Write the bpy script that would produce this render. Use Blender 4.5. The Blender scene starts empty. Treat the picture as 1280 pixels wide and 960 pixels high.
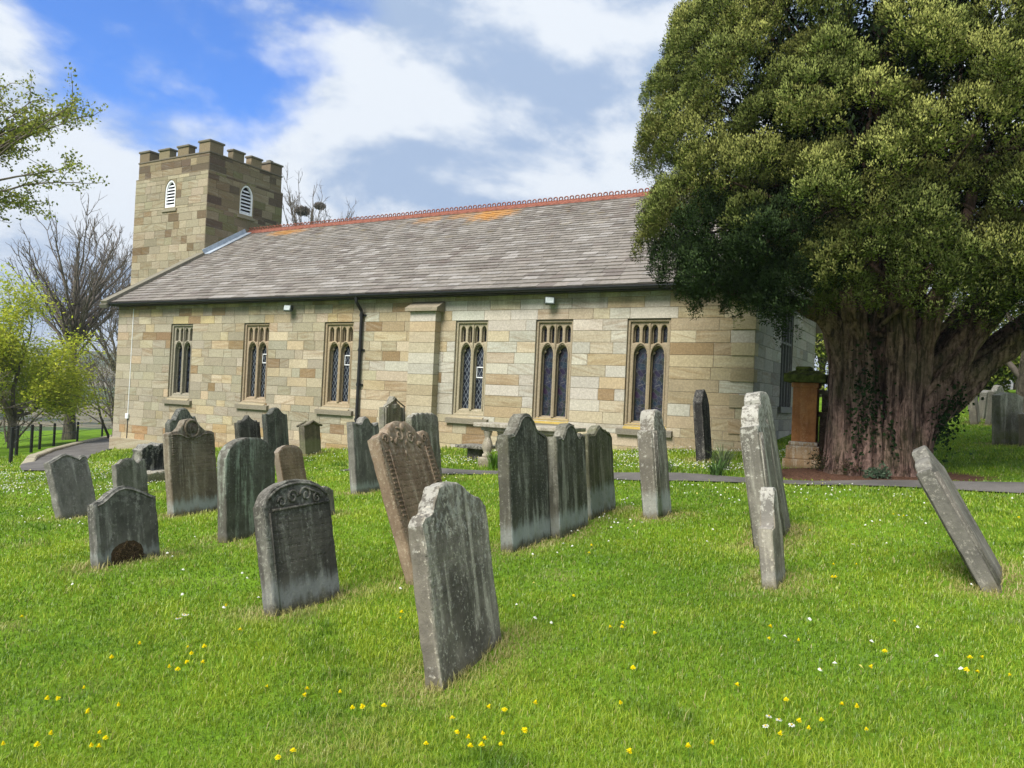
import bpy, bmesh, math, random
import numpy as np
from mathutils import Vector, Matrix, noise as mnoise

R = math.radians
SC = bpy.context.scene
COL = SC.collection
rs = np.random.RandomState(11)

# ------------------------------------------------------------------ terrain
CO = (0.049045110585227036, 0.029453577554674287, -0.00634357343300536, 0.012518290504040209, 0.019263168784284534)

def soft(v, lo, hi, w):
    """clamp with rounded shoulders so the fitted slope levels out far away"""
    v = np.asarray(v, float)
    m, h = (lo + hi) / 2, (hi - lo) / 2
    t = (v - m) / h
    return m + h * t / (1 + np.abs(t) ** 8) ** 0.125

def sstep(a, b, x):
    t = np.clip((x - a) / (b - a), 0, 1)
    return t * t * (3 - 2 * t)

def ground_z(x, y):
    x = np.asarray(x, float); y = np.asarray(y, float)
    xc = soft(x, -56, 40, 0); yc = soft(y, -30, 46, 0)
    z = CO[0] * xc + CO[1] * yc + CO[2] * xc * xc / 20 + CO[3] * xc * yc / 20 + CO[4] * yc * yc / 20
    near = 1 - sstep(25, 45, np.hypot(x, y))
    z = z + near * (0.014 * np.sin(1.9 * x + 0.7 * y) + 0.012 * np.sin(2.3 * y - 1.1 * x + 1) + 0.010 * np.sin(0.9 * x + 3.1 * y))
    d = np.hypot(x, y)
    # valley to the west and north, hills beyond it
    west = sstep(-20, 60, -x * 0.8 + y * 0.6 - 40)
    z = z - west * 9 * sstep(60, 170, d)
    z = z + west * 62 * sstep(350, 1500, d) * (1 + 0.25 * np.sin(x / 160) + 0.2 * np.sin(y / 230 + 1))
    return z

def gz(x, y):
    return float(ground_z(x, y))

# ------------------------------------------------------------------ objects
def tag(o, label=None, cat=None, group=None, kind=None):
    if label: o['label'] = label
    if cat: o['category'] = cat
    if group: o['group'] = group
    if kind: o['kind'] = kind
    return o

def empty(name, loc=(0, 0, 0), rot=(0, 0, 0), label=None, cat=None, group=None):
    o = bpy.data.objects.new(name, None)
    o.empty_display_size = 0.2
    o.location = loc; o.rotation_euler = rot
    COL.objects.link(o)
    return tag(o, label, cat, group)

def mesh_from(name, verts, faces, mats=(), fcol=None, fval=None, fmat=None, smooth=False, vcol=None):
    """verts Nx3; faces: an NxK array, or a list of tuples"""
    me = bpy.data.meshes.new(name)
    verts = np.asarray(verts, np.float32)
    if isinstance(faces, np.ndarray):
        n, k = faces.shape
        me.vertices.add(len(verts)); me.vertices.foreach_set('co', verts.ravel())
        me.loops.add(n * k); me.loops.foreach_set('vertex_index', faces.astype(np.int32).ravel())
        me.polygons.add(n)
        me.polygons.foreach_set('loop_start', np.arange(0, n * k, k, dtype=np.int32))
        me.polygons.foreach_set('loop_total', np.full(n, k, np.int32))
        me.update(calc_edges=True)
    else:
        me.from_pydata([tuple(map(float, v)) for v in verts], [], faces)
        me.update()
    for m in mats: me.materials.append(m)
    npoly = len(me.polygons)
    if fmat is not None: me.polygons.foreach_set('material_index', np.asarray(fmat, np.int32))
    me.polygons.foreach_set('use_smooth', np.full(npoly, bool(smooth)))
    if fcol is not None:
        a = me.attributes.new('col', 'FLOAT_COLOR', 'FACE')
        c = np.asarray(fcol, np.float32)
        if c.shape[1] == 3: c = np.hstack([c, np.ones((len(c), 1), np.float32)])
        a.data.foreach_set('color', c.ravel())
    if vcol is not None:
        a = me.attributes.new('col', 'FLOAT_COLOR', 'POINT')
        c = np.asarray(vcol, np.float32)
        if c.shape[1] == 3: c = np.hstack([c, np.ones((len(c), 1), np.float32)])
        a.data.foreach_set('color', c.ravel())
    if fval is not None:
        a = me.attributes.new('rnd', 'FLOAT', 'FACE')
        a.data.foreach_set('value', np.asarray(fval, np.float32))
    return me

def link(name, me, parent=None, loc=None, rot=None):
    o = bpy.data.objects.new(name, me)
    COL.objects.link(o)
    if parent is not None: o.parent = parent
    if loc is not None: o.location = loc
    if rot is not None: o.rotation_euler = rot
    return o

class MB:
    """collects boxes, tubes, quads and links them as one mesh"""
    def __init__(s):
        s.v = []; s.f = []; s.c = []; s.r = []; s.m = []
    def add(s, verts, faces, col=(1, 1, 1), rnd=0.0, mi=0):
        b = len(s.v)
        s.v.extend(verts)
        for f in faces:
            s.f.append(tuple(i + b for i in f)); s.c.append(col); s.r.append(rnd); s.m.append(mi)
    def box(s, x0, x1, y0, y1, z0, z1, col=(1, 1, 1), rnd=0.0, mi=0, bev=0.0):
        if bev <= 0:
            v = [(x0, y0, z0), (x1, y0, z0), (x1, y1, z0), (x0, y1, z0), (x0, y0, z1), (x1, y0, z1), (x1, y1, z1), (x0, y1, z1)]
            s.add(v, [(3, 2, 1, 0), (4, 5, 6, 7), (0, 1, 5, 4), (1, 2, 6, 5), (2, 3, 7, 6), (3, 0, 4, 7)], col, rnd, mi)
        else:
            bm = bmesh.new(); bmesh.ops.create_cube(bm, size=1)
            for w in bm.verts:
                w.co = Vector(((x0 + x1) / 2 + w.co.x * (x1 - x0), (y0 + y1) / 2 + w.co.y * (y1 - y0), (z0 + z1) / 2 + w.co.z * (z1 - z0)))
            bmesh.ops.bevel(bm, geom=list(bm.edges), offset=bev, segments=2, affect='EDGES', profile=0.6)
            s.bm(bm, col, rnd, mi)
    def bm(s, bm, col=(1, 1, 1), rnd=0.0, mi=0):
        bm.verts.index_update()
        s.add([tuple(v.co) for v in bm.verts], [tuple(v.index for v in f.verts) for f in bm.faces], col, rnd, mi)
        bm.free()
    def tube(s, pts, rad, k=8, col=(1, 1, 1), rnd=0.0, mi=0, cap=True):
        V, F = tube(pts, rad, k)
        s.add([tuple(a) for a in V], [tuple(a) for a in F], col, rnd, mi)
        if cap:
            n = len(pts); b = len(s.v) - n * k
            for a in (range(k - 1, -1, -1), range((n - 1) * k, n * k)):
                s.f.append(tuple(b + i for i in a)); s.c.append(col); s.r.append(rnd); s.m.append(mi)
    def lathe(s, prof, k=24, c=(0, 0, 0), col=(1, 1, 1), mi=0, square=False):
        V = []; F = []
        for (r, z) in prof:
            for i in range(k):
                a = 2 * math.pi * i / k
                V.append((c[0] + r * math.cos(a), c[1] + r * math.sin(a), c[2] + z))
        n = len(prof)
        for j in range(n - 1):
            for i in range(k):
                F.append((j * k + i, j * k + (i + 1) % k, (j + 1) * k + (i + 1) % k, (j + 1) * k + i))
        F.append(tuple(range(k - 1, -1, -1))); F.append(tuple(range((n - 1) * k, n * k)))
        s.add(V, F, col, 0, mi)
    def build(s, name, mats, parent=None, loc=None, rot=None, smooth=False):
        if not isinstance(mats, (list, tuple)): mats = [mats]
        me = mesh_from(name, s.v, s.f, mats, s.c, s.r, s.m, smooth)
        return link(name, me, parent, loc, rot)

def tube(pts, rad, k=6):
    P = np.asarray(pts, float); n = len(P)
    rad = np.broadcast_to(np.asarray(rad, float), (n,))
    T = np.gradient(P, axis=0) if n > 1 else np.array([[0, 0, 1.0]])
    T /= np.linalg.norm(T, axis=1)[:, None] + 1e-9
    up = np.array([0, 0, 1.0]) if abs(T[0, 2]) < 0.9 else np.array([1.0, 0, 0])
    a = np.cross(T, up); a /= np.linalg.norm(a, axis=1)[:, None] + 1e-9
    for i in range(1, n):                         # keep the frame from flipping
        w = a[i - 1] - T[i] * (a[i - 1] @ T[i]); a[i] = w / (np.linalg.norm(w) + 1e-9)
    b = np.cross(T, a)
    th = np.arange(k) * 2 * math.pi / k
    V = P[:, None, :] + rad[:, None, None] * (a[:, None, :] * np.cos(th)[None, :, None] + b[:, None, :] * np.sin(th)[None, :, None])
    V = V.reshape(-1, 3)
    i = np.arange(n - 1)[:, None] * k; j = np.arange(k)[None, :]; j2 = (j + 1) % k
    F = np.stack([i + j, i + j2, i + k + j2, i + k + j], -1).reshape(-1, 4)
    return V, F

def tubes_mesh(name, tubes, mats, parent=None, smooth=True, **kw):
    Vs = []; Fs = []; b = 0
    for pts, rad, k in tubes:
        V, F = tube(pts, rad, k); Vs.append(V); Fs.append(F + b); b += len(V)
    me = mesh_from(name, np.concatenate(Vs), np.concatenate(Fs), mats, smooth=smooth, **kw)
    return link(name, me, parent)

# ------------------------------------------------------------------ node helpers
class NT:
    def __init__(s, name):
        s.mat = bpy.data.materials.new(name); s.mat.use_nodes = True
        s.t = s.mat.node_tree; s.t.nodes.clear()
        s.out = s.n('ShaderNodeOutputMaterial')
    def n(s, typ, **kw):
        nd = s.t.nodes.new(typ)
        for k, v in kw.items(): setattr(nd, k, v)
        return nd
    def set(s, sock, v):
        if v is None: return
        if isinstance(v, bpy.types.NodeSocket): s.t.links.new(v, sock)
        elif isinstance(v, (tuple, list)):
            if sock.type == 'RGBA' and len(v) == 3: v = (*v, 1)
            sock.default_value = v
        else: sock.default_value = v
    def math(s, op, a, b=0.0, c=None, clamp=False):
        nd = s.n('ShaderNodeMath', operation=op, use_clamp=clamp)
        s.set(nd.inputs[0], a); s.set(nd.inputs[1], b)
        if c is not None: s.set(nd.inputs[2], c)
        return nd.outputs[0]
    def mix(s, f, a, b, mode='MIX'):
        nd = s.n('ShaderNodeMix', data_type='RGBA', blend_type=mode, clamp_factor=True)
        s.set(nd.inputs[0], f); s.set(nd.inputs[6], a); s.set(nd.inputs[7], b)
        return nd.outputs[2]
    def noise(s, vec, scale=5.0, detail=4.0, rough=0.55, dist=0.0, w=None):
        nd = s.n('ShaderNodeTexNoise')
        if w is not None:
            nd.noise_dimensions = '4D'; s.set(nd.inputs['W'], w)
        s.set(nd.inputs['Vector'], vec); nd.inputs['Scale'].default_value = scale
        nd.inputs['Detail'].default_value = detail; nd.inputs['Roughness'].default_value = rough
        nd.inputs['Distortion'].default_value = dist
        return nd.outputs[0]
    def ramp(s, f, a, b):
        """smooth 0..1 between a and b"""
        nd = s.n('ShaderNodeMapRange', interpolation_type='SMOOTHSTEP')
        s.set(nd.inputs[0], f); s.set(nd.inputs[1], a); s.set(nd.inputs[2], b)
        return nd.outputs[0]
    def mapping(s, vec, scale=(1, 1, 1), loc=(0, 0, 0), rot=(0, 0, 0)):
        nd = s.n('ShaderNodeMapping'); s.set(nd.inputs[0], vec)
        nd.inputs['Location'].default_value = loc; nd.inputs['Rotation'].default_value = rot; nd.inputs['Scale'].default_value = scale
        return nd.outputs[0]
    def coord(s, which='Object'):
        return s.n('ShaderNodeTexCoord').outputs[which]
    def attr(s, name, out='Color'):
        return s.n('ShaderNodeAttribute', attribute_name=name).outputs[out]
    def sep(s, v):
        nd = s.n('ShaderNodeSeparateXYZ'); s.set(nd.inputs[0], v); return nd.outputs
    def comb(s, x, y, z):
        nd = s.n('ShaderNodeCombineXYZ')
        for i, v in enumerate((x, y, z)): s.set(nd.inputs[i], v)
        return nd.outputs[0]
    def bump(s, h, strength=0.5, dist=0.02):
        nd = s.n('ShaderNodeBump'); nd.inputs['Strength'].default_value = strength
        nd.inputs['Distance'].default_value = dist; s.set(nd.inputs['Height'], h)
        return nd.outputs[0]
    def principled(s, col, rough=0.8, spec=0.3, normal=None, metal=0.0):
        nd = s.n('ShaderNodeBsdfPrincipled')
        s.set(nd.inputs['Base Color'], col); s.set(nd.inputs['Roughness'], rough)
        nd.inputs['Specular IOR Level'].default_value = spec; nd.inputs['Metallic'].default_value = metal
        if normal is not None: s.set(nd.inputs['Normal'], normal)
        s.t.links.new(nd.outputs[0], s.out.inputs[0])
        return s.mat
    def leaf(s, col, trans=0.3, spec=0.0, nrm=None):
        d = s.n('ShaderNodeBsdfDiffuse'); s.set(d.inputs['Normal'], nrm); t = s.n('ShaderNodeBsdfTranslucent'); m = s.n('ShaderNodeMixShader')
        s.set(d.inputs[0], col); s.set(t.inputs[0], col); m.inputs[0].default_value = trans
        s.t.links.new(d.outputs[0], m.inputs[1]); s.t.links.new(t.outputs[0], m.inputs[2])
        if spec > 0:
            g = s.n('ShaderNodeBsdfGlossy'); g.inputs['Roughness'].default_value = 0.45; g.inputs[0].default_value = (1, 1, 1, 1)
            m2 = s.n('ShaderNodeMixShader'); m2.inputs[0].default_value = spec
            s.t.links.new(m.outputs[0], m2.inputs[1]); s.t.links.new(g.outputs[0], m2.inputs[2]); m = m2
        s.t.links.new(m.outputs[0], s.out.inputs[0])
        return s.mat

def plain(name, col, rough=0.7, spec=0.3, metal=0.0, var=0.25, scale=6.0):
    t = NT(name); n = t.noise(t.coord(), scale, 5, 0.6)
    c = t.mix(t.ramp(n, 0.3, 0.7), tuple(x * (1 - var) for x in col), tuple(min(1, x * (1 + var)) for x in col))
    return t.principled(c, rough, spec, t.bump(n, 0.15, 0.01), metal)

# ------------------------------------------------------------------ materials
def mk_ashlar(name, vein=0.75):
    t = NT(name); co = t.coord(); col = t.attr('col'); rnd = t.attr('rnd', 'Fac')
    w = t.math('MULTIPLY', rnd, 40.0)
    tilt = t.math('MULTIPLY_ADD', rnd, 0.7, -0.35)
    x, y, z = t.sep(co)
    zz = t.math('MULTIPLY_ADD', t.math('ADD', x, y), tilt, z)
    sv = t.comb(t.math('MULTIPLY', x, 0.7), t.math('MULTIPLY', y, 0.7), t.math('MULTIPLY', zz, 7.0))
    v = t.noise(sv, 1.5, 4, 0.6, 0.6, w)
    f = t.noise(co, 22, 5, 0.65)
    b = t.noise(co, 0.55, 4, 0.6)
    vf = t.math('MULTIPLY', t.ramp(t.math('FRACT', t.math('MULTIPLY', rnd, 7.31)), 0.35, 0.75), vein)
    c = t.mix(t.math('MULTIPLY', t.ramp(v, 0.44, 0.68), vf), col, t.mix(0.6, col, (0.20, 0.12, 0.05)))
    c = t.mix(t.math('MULTIPLY', t.ramp(v, 0.52, 0.3), t.math('MULTIPLY', vf, 0.7)), c, t.mix(0.35, c, (0.62, 0.58, 0.48)))
    c = t.mix(t.ramp(f, 0.35, 0.75), t.mix(0.28, c, (0, 0, 0)), c)
    c = t.mix(t.math('MULTIPLY', t.ramp(b, 0.52, 0.75), 0.35), c, (0.16, 0.14, 0.10))     # patches of old soot
    # damp streaks under the gutter, rusty dirt along the foot of the walls
    sk = t.noise(t.mapping(co, scale=(2.2, 2.2, 0.25)), 1.0, 5, 0.65)
    wet = t.math('MULTIPLY', t.math('MULTIPLY', t.ramp(z, 3.7, 4.66), t.ramp(z, 4.78, 4.74)), t.ramp(sk, 0.42, 0.62))
    c = t.mix(t.math('MULTIPLY', wet, 0.5), c, (0.13, 0.115, 0.085))
    chip = t.noise(co, 7, 6, 0.75)
    c = t.mix(t.math('MULTIPLY', t.ramp(chip, 0.60, 0.70), 0.4), c, (0.19, 0.155, 0.10))
    c = t.mix(t.math('MULTIPLY', t.ramp(chip, 0.38, 0.30), 0.35), c, (0.55, 0.52, 0.44))
    return t.principled(c, 0.9, 0.15, t.bump(t.math('ADD', t.math('ADD', f, t.math('MULTIPLY', chip, 0.8)), t.math('MULTIPLY', v, 0.6)), 0.45, 0.014))

def mk_slate():
    t = NT('roof_slates'); co = t.coord(); col = t.attr('col'); rnd = t.attr('rnd', 'Fac')
    x, y, z = t.sep(co)
    f = t.noise(co, 9, 5, 0.7)
    st = t.noise(t.comb(t.math('MULTIPLY', x, 1.6), t.math('MULTIPLY', y, 0.5), 0.0), 0.8, 5, 0.65, 0.5)
    c = t.mix(t.ramp(f, 0.3, 0.75), t.mix(0.3, col, (0, 0, 0)), col)
    c = t.mix(t.math('MULTIPLY', t.ramp(st, 0.5, 0.74), 0.3), c, (0.30, 0.28, 0.25))       # pale lichen runs
    c = t.mix(t.math('MULTIPLY', t.ramp(st, 0.45, 0.25), 0.45), c, (0.12, 0.085, 0.075))
    moss = t.noise(co, 1.7, 5, 0.7)
    c = t.mix(t.math('MULTIPLY', t.ramp(moss, 0.56, 0.7), t.math('MULTIPLY', t.ramp(z, 6.2, 8.2), 0.55)), c, (0.22, 0.17, 0.07))
    n2 = t.noise(co, 3.5, 5, 0.75)
    for (bx, by, rx, ry, amt) in ((-15.6, 24.75, 1.35, 0.75, 1.0), (-18.6, 24.8, 0.9, 0.45, 0.6), (-17.2, 24.9, 0.7, 0.4, 0.6), (-26.4, 24.9, 1.5, 0.45, 0.9)):
        dx = t.math('DIVIDE', t.math('SUBTRACT', x, bx), rx); dy = t.math('DIVIDE', t.math('SUBTRACT', y, by), ry)
        d = t.math('ADD', t.math('MULTIPLY', dx, dx), t.math('MULTIPLY', dy, dy))
        m = t.math('MULTIPLY', t.ramp(t.math('ADD', d, t.math('MULTIPLY', n2, 2.2)), 2.1, 1.0), amt)
        c = t.mix(t.math('MULTIPLY', m, 0.85), c, (0.44, 0.21, 0.04))
    return t.principled(c, 0.75, 0.3, t.bump(f, 0.4, 0.01))

def mk_grave(name, dark, mid, light, streak=0.5, band=0.0, lichen=0.3, moss=0.0, edge=(0.24, 0.23, 0.2), edgef=0.5, seed=0.0, bandcol=(0.36, 0.39, 0.38), top=0.85, inscr=0.0, h=1.2, fleck=0.5):
    wm = lambda q, k: (q[0] * 1.10 * k, q[1] * 1.03 * k, q[2] * 0.92 * k)
    dark, mid, light = wm(dark, 1.1), wm(mid, 1.15), wm(light, 1.1)
    t = NT(name); co = t.mapping(t.coord(), loc=(seed * 3.1, seed * 1.7, 0)); ob = t.coord()
    x, y, z = t.sep(ob)
    big = t.noise(co, 2.6, 4, 0.6); fine = t.noise(co, 38, 5, 0.7); med = t.noise(co, 11, 5, 0.65)
    sv = t.mapping(co, scale=(9, 11, 0.7)); st = t.noise(sv, 1.0, 5, 0.6, 0.35)
    c = t.mix(t.ramp(big, 0.35, 0.68), dark, mid)
    c = t.mix(t.math('MULTIPLY', t.ramp(med, 0.4, 0.75), 0.5), c, tuple(v * 0.6 for v in dark))
    gate = t.ramp(t.noise(t.mapping(co, scale=(3.2, 3.4, 0.9), loc=(1, 5, 2)), 1.0, 4, 0.65, 0.8), 0.42, 0.6)
    c = t.mix(t.math('MULTIPLY', t.math('MULTIPLY', t.ramp(t.math('ADD', st, t.math('MULTIPLY_ADD', med, 0.3, -0.15)), 0.47, 0.62), gate), min(1, streak * 1.25)), c, light)
    st2 = t.noise(t.mapping(co, scale=(5, 6, 0.4), loc=(4, 2, 1)), 1.0, 4, 0.6)
    c = t.mix(t.math('MULTIPLY', t.ramp(st2, 0.56, 0.74), 0.5), c, tuple(v * 0.45 for v in dark))
    e = t.attr('rnd', 'Fac')
    c = t.mix(t.math('MULTIPLY', e, edgef), c, edge)
    if band > 0:
        zb = t.math('ADD', z, t.math('MULTIPLY_ADD', st, -0.30, 0.15))
        zb = t.math('ADD', zb, t.math('MULTIPLY_ADD', med, -0.14, 0.07))
        up = t.ramp(zb, band + 0.05, band - 0.09)
        lo = t.ramp(zb, 0.02, 0.12)
        c = t.mix(t.math('MULTIPLY', t.math('MULTIPLY', up, lo), t.math('SUBTRACT', 0.72, t.math('MULTIPLY', e, 0.5))), c, bandcol)
    if moss > 0:
        c = t.mix(t.math('MULTIPLY', t.ramp(t.noise(co, 4, 5, 0.7), 0.48, 0.68), moss), c, (0.10, 0.115, 0.035))
    # lichen crust: blotches, denser towards the weathered top
    lz = t.ramp(z, h * 0.55, h)
    lf = t.math('ADD', t.noise(co, 19, 6, 0.72), t.math('MULTIPLY', lz, 0.16))
    c = t.mix(t.math('MULTIPLY', t.ramp(lf, 0.58, 0.68), lichen), c, (0.47, 0.46, 0.41))
    sp = t.ramp(t.math('ADD', fine, t.math('MULTIPLY_ADD', st, 0.5, -0.25)), 0.56, 0.68)
    c = t.mix(t.math('MULTIPLY', sp, fleck), c, light)
    c = t.mix(t.math('MULTIPLY', t.ramp(fine, 0.42, 0.3), 0.45), c, tuple(v * 0.4 for v in dark))
    # earth splash at the foot
    c = t.mix(t.math('MULTIPLY', t.ramp(t.math('ADD', z, t.math('MULTIPLY', med, 0.1)), 0.14, 0.03), 0.6), c, (0.12, 0.105, 0.05))
    hh = t.math('ADD', t.math('MULTIPLY', med, 0.7), t.math('MULTIPLY', fine, 0.5))
    if inscr > 0:
        ln = t.math('SINE', t.math('MULTIPLY', z, 105.0))
        wd = t.noise(t.mapping(co, scale=(1, 60, 17)), 1.0, 2, 0.5)
        gate = t.math('MULTIPLY', t.ramp(z, h * 0.3, h * 0.36), t.ramp(z, h * 0.86, h * 0.8))
        cut = t.math('MULTIPLY', t.math('MULTIPLY', t.ramp(ln, 0.1, 0.7), t.ramp(wd, 0.45, 0.6)), gate)
        hh = t.math('SUBTRACT', hh, t.math('MULTIPLY', t.math('MULTIPLY', cut, t.ramp(e, 0.5, 0.05)), inscr))
    return t.principled(c, 0.92, 0.15, t.bump(hh, 0.6, 0.016))

def mk_bark(name, dark, light, scale=(6, 6, 0.8), green=0.0):
    t = NT(name); co = t.coord()
    s = t.noise(t.mapping(co, scale=scale), 1.6, 5, 0.65, 0.5); f = t.noise(co, 14, 5, 0.7)
    c = t.mix(t.ramp(s, 0.36, 0.64), dark, light)
    fl = t.noise(t.mapping(co, scale=(1, 1, 0.35)), 9, 6, 0.75, 0.6)
    c = t.mix(t.math('MULTIPLY', t.ramp(fl, 0.52, 0.64), 0.55), c, tuple(v * 1.25 for v in light))
    c = t.mix(t.math('MULTIPLY', t.ramp(fl, 0.46, 0.36), 0.6), c, tuple(v * 0.45 for v in dark))
    c = t.mix(t.math('MULTIPLY', t.ramp(f, 0.6, 0.4), 0.4), c, tuple(v * 0.5 for v in dark))
    if green > 0: c = t.mix(t.math('MULTIPLY', t.ramp(t.noise(co, 1.3, 3, 0.6), 0.45, 0.62), green), c, (0.05, 0.07, 0.02))
    return t.principled(c, 0.95, 0.1, t.bump(t.math('ADD', t.math('ADD', s, t.math('MULTIPLY', fl, 0.9)), t.math('MULTIPLY', f, 0.4)), 0.9, 0.05))

def mk_attrleaf(name, trans=0.3, spec=0.0, soft_n=False):
    t = NT(name); c = t.attr('col')
    return t.leaf(c, trans, spec, t.attr('nrm', 'Vector') if soft_n else None)

M = {}
M['ashlar'] = mk_ashlar('ashlar')
M['trim'] = mk_ashlar('dressed_stone', 0.15)
M['slate'] = mk_slate()
M['black'] = plain('black_paint', (0.012, 0.013, 0.014), 0.45, 0.4)
M['white'] = plain('white_paint', (0.75, 0.77, 0.8), 0.5, 0.3, var=0.06)
M['dark'] = plain('dark_void', (0.01, 0.01, 0.012), 0.9, 0.1)
M['lead'] = plain('lead_flashing', (0.36, 0.41, 0.47), 0.5, 0.4, var=0.15)
M['terra'] = plain('terracotta', (0.20, 0.078, 0.055), 0.9, 0.1, var=0.3, scale=9)
M['leaf'] = mk_attrleaf('leaves', 0.45)
M['yew'] = mk_attrleaf('yew_needles', 0.10, 0.0, True)
M['softleaf'] = mk_attrleaf('soft_leaves', 0.3, 0.0, True)
M['grass'] = mk_attrleaf('grass_blades', 0.4, 0.03)
M['petal'] = mk_attrleaf('petals', 0.25)
M['yewbark'] = mk_bark('yew_bark', (0.042, 0.026, 0.021), (0.30, 0.195, 0.16), (8, 8, 0.5), 0.25)
M['bark'] = mk_bark('grey_bark', (0.05, 0.045, 0.035), (0.16, 0.14, 0.11), (5, 5, 1), 0.3)
M['twig'] = plain('twigs', (0.135, 0.115, 0.098), 0.9, 0.1)
M['sand'] = mk_grave('red_sandstone', (0.24, 0.105, 0.045), (0.34, 0.16, 0.065), (0.42, 0.25, 0.13), 0.35, 0, 0.06, 0.0, seed=3, h=3)
M['mossy'] = plain('mossy_cap', (0.07, 0.085, 0.018), 0.95, 0.1, var=0.6, scale=9)

def mk_glass(name, lattice, stained):
    t = NT(name); co = t.coord(); x, y, z = t.sep(co)
    u = t.math('ADD', x, y)
    n = t.noise(co, 5, 4, 0.6)
    c = t.mix(t.ramp(n, 0.4, 0.65), (0.006, 0.008, 0.012), (0.03, 0.038, 0.055))
    if stained:
        vo = t.n('ShaderNodeTexVoronoi'); vo.inputs['Scale'].default_value = 9; t.set(vo.inputs[0], co)
        c2 = t.mix(1.0, vo.outputs['Color'], (0.03, 0.03, 0.055), 'MULTIPLY')
        c = t.mix(0.5, c, c2)
        blot = t.noise(co, 1.6, 3, 0.6)
        c = t.mix(t.math('MULTIPLY', t.ramp(blot, 0.55, 0.75), 0.5), c, (0.13, 0.16, 0.24))
        ed = t.n('ShaderNodeTexVoronoi', feature='DISTANCE_TO_EDGE'); ed.inputs['Scale'].default_value = 9; t.set(ed.inputs[0], co)
        c = t.mix(t.ramp(ed.outputs[0], 0.03, 0.015), c, (0.09, 0.09, 0.1))
    if lattice:
        for sgn in (1, -1):
            p = t.math('FRACT', t.math('MULTIPLY', t.math('ADD', z, t.math('MULTIPLY', u, 1.7 * sgn)), 4.6))
            ln = t.ramp(t.math('ABSOLUTE', t.math('SUBTRACT', p, 0.5)), 0.075, 0.045)
            c = t.mix(ln, c, (0.17, 0.19, 0.21))
    b = t.bump(t.noise(co, 7, 2, 0.5), 0.08, 0.02)
    return t.principled(c, 0.14 if not stained else 0.3, 0.5, b)
M['glass_lattice'] = mk_glass('leaded_glass', True, False)
M['glass_plain'] = mk_glass('plain_dark_glass', False, False)
M['glass_stained'] = mk_glass('stained_glass', False, True)

def mk_tarmac():
    t = NT('tarmac'); co = t.coord(); f = t.noise(co, 60, 4, 0.7); b = t.noise(co, 1.2, 4, 0.6)
    c = t.mix(t.ramp(b, 0.3, 0.7), (0.105, 0.1, 0.095), (0.17, 0.16, 0.15))
    c = t.mix(t.ramp(f, 0.4, 0.7), t.mix(0.25, c, (0, 0, 0)), c)
    return t.principled(c, 0.9, 0.2, t.bump(f, 0.3, 0.008))
M['tarmac'] = mk_tarmac()

def mk_ground():
    t = NT('ground'); co = t.coord(); x, y, z = t.sep(co)
    b = t.noise(co, 0.7, 5, 0.6); f = t.noise(co, 26, 4, 0.7); m = t.noise(co, 5, 4, 0.6)
    c = t.mix(t.ramp(b, 0.35, 0.65), (0.085, 0.165, 0.012), (0.14, 0.25, 0.018))
    c = t.mix(t.math('MULTIPLY', t.ramp(f, 0.5, 0.3), 0.6), c, (0.03, 0.055, 0.008))
    c = t.mix(t.math('MULTIPLY', t.ramp(m, 0.55, 0.75), 0.3), c, (0.13, 0.13, 0.035))
    # bare red-brown litter under the yew
    dx = t.math('DIVIDE', t.math('SUBTRACT', x, -1.5), 2.0); dy = t.math('DIVIDE', t.math('SUBTRACT', y, 15.2), 1.05)
    d = t.math('ADD', t.math('MULTIPLY', dx, dx), t.math('MULTIPLY', dy, dy))
    s = t.ramp(t.math('ADD', d, t.math('MULTIPLY_ADD', m, 1.2, -0.6)), 1.25, 0.75)
    c = t.mix(s, c, t.mix(t.ramp(f, 0.35, 0.65), (0.045, 0.026, 0.017), (0.14, 0.075, 0.05)))
    # far fields and woods
    far = t.ramp(t.math('ADD', t.math('MULTIPLY', x, x), t.math('MULTIPLY', y, y)), 90.0 ** 2, 160.0 ** 2)
    vo = t.n('ShaderNodeTexVoronoi'); vo.inputs['Scale'].default_value = 0.006; t.set(vo.inputs[0], co)
    vx = t.sep(vo.outputs['Color'])[0]
    fc = t.mix(t.ramp(vx, 0.35, 0.6), (0.06, 0.09, 0.035), (0.17, 0.15, 0.10))
    fc = t.mix(t.ramp(t.noise(co, 0.012, 5, 0.7), 0.5, 0.62), fc, (0.03, 0.045, 0.03))
    c = t.mix(far, c, fc)
    return t.principled(c, 1.0, 0.05, t.bump(f, 0.5, 0.03))
M['ground'] = mk_ground()
M['kerb'] = plain('kerb_stone', (0.33, 0.30, 0.22), 0.9, 0.1, var=0.3, scale=4)
# ------------------------------------------------------------------ the church
XW, XE, YS, YN = -29.3, -4.4, 19.0, 27.4
EAVE, RIDGE, YR = 4.68, 8.80, 25.30
church = empty('church', (-16.8, 19.0, gz(-16.8, 19)), label='long sandstone church with a slate roof and a battlemented tower at its far end', cat='church')
CH = Matrix.Translation(church.location).inverted()
def part(o, parent=church):
    """parent o, built in world coordinates, to the church or to one of its parts"""
    o.parent = parent
    base = Vector((0, 0, 0)); p = parent
    while p is not None:
        base += p.location; p = p.parent
    o.location = o.location - base if o.get('moved') is None else o.location
    return o

def pick(rng, pal):
    w = np.array([p[0] for p in pal], float); i = rng.choice(len(pal), p=w / w.sum())
    c = np.array(pal[i][1]); return tuple(np.clip((c * .7 + np.array((.39, .34, .245)) * .3 * (c.sum() > .75) + c * .3 * (c.sum() <= .75)) * 1.06 * rng.uniform(0.87, 1.13) * rng.uniform(0.97, 1.03, 3), 0, 1))

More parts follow.
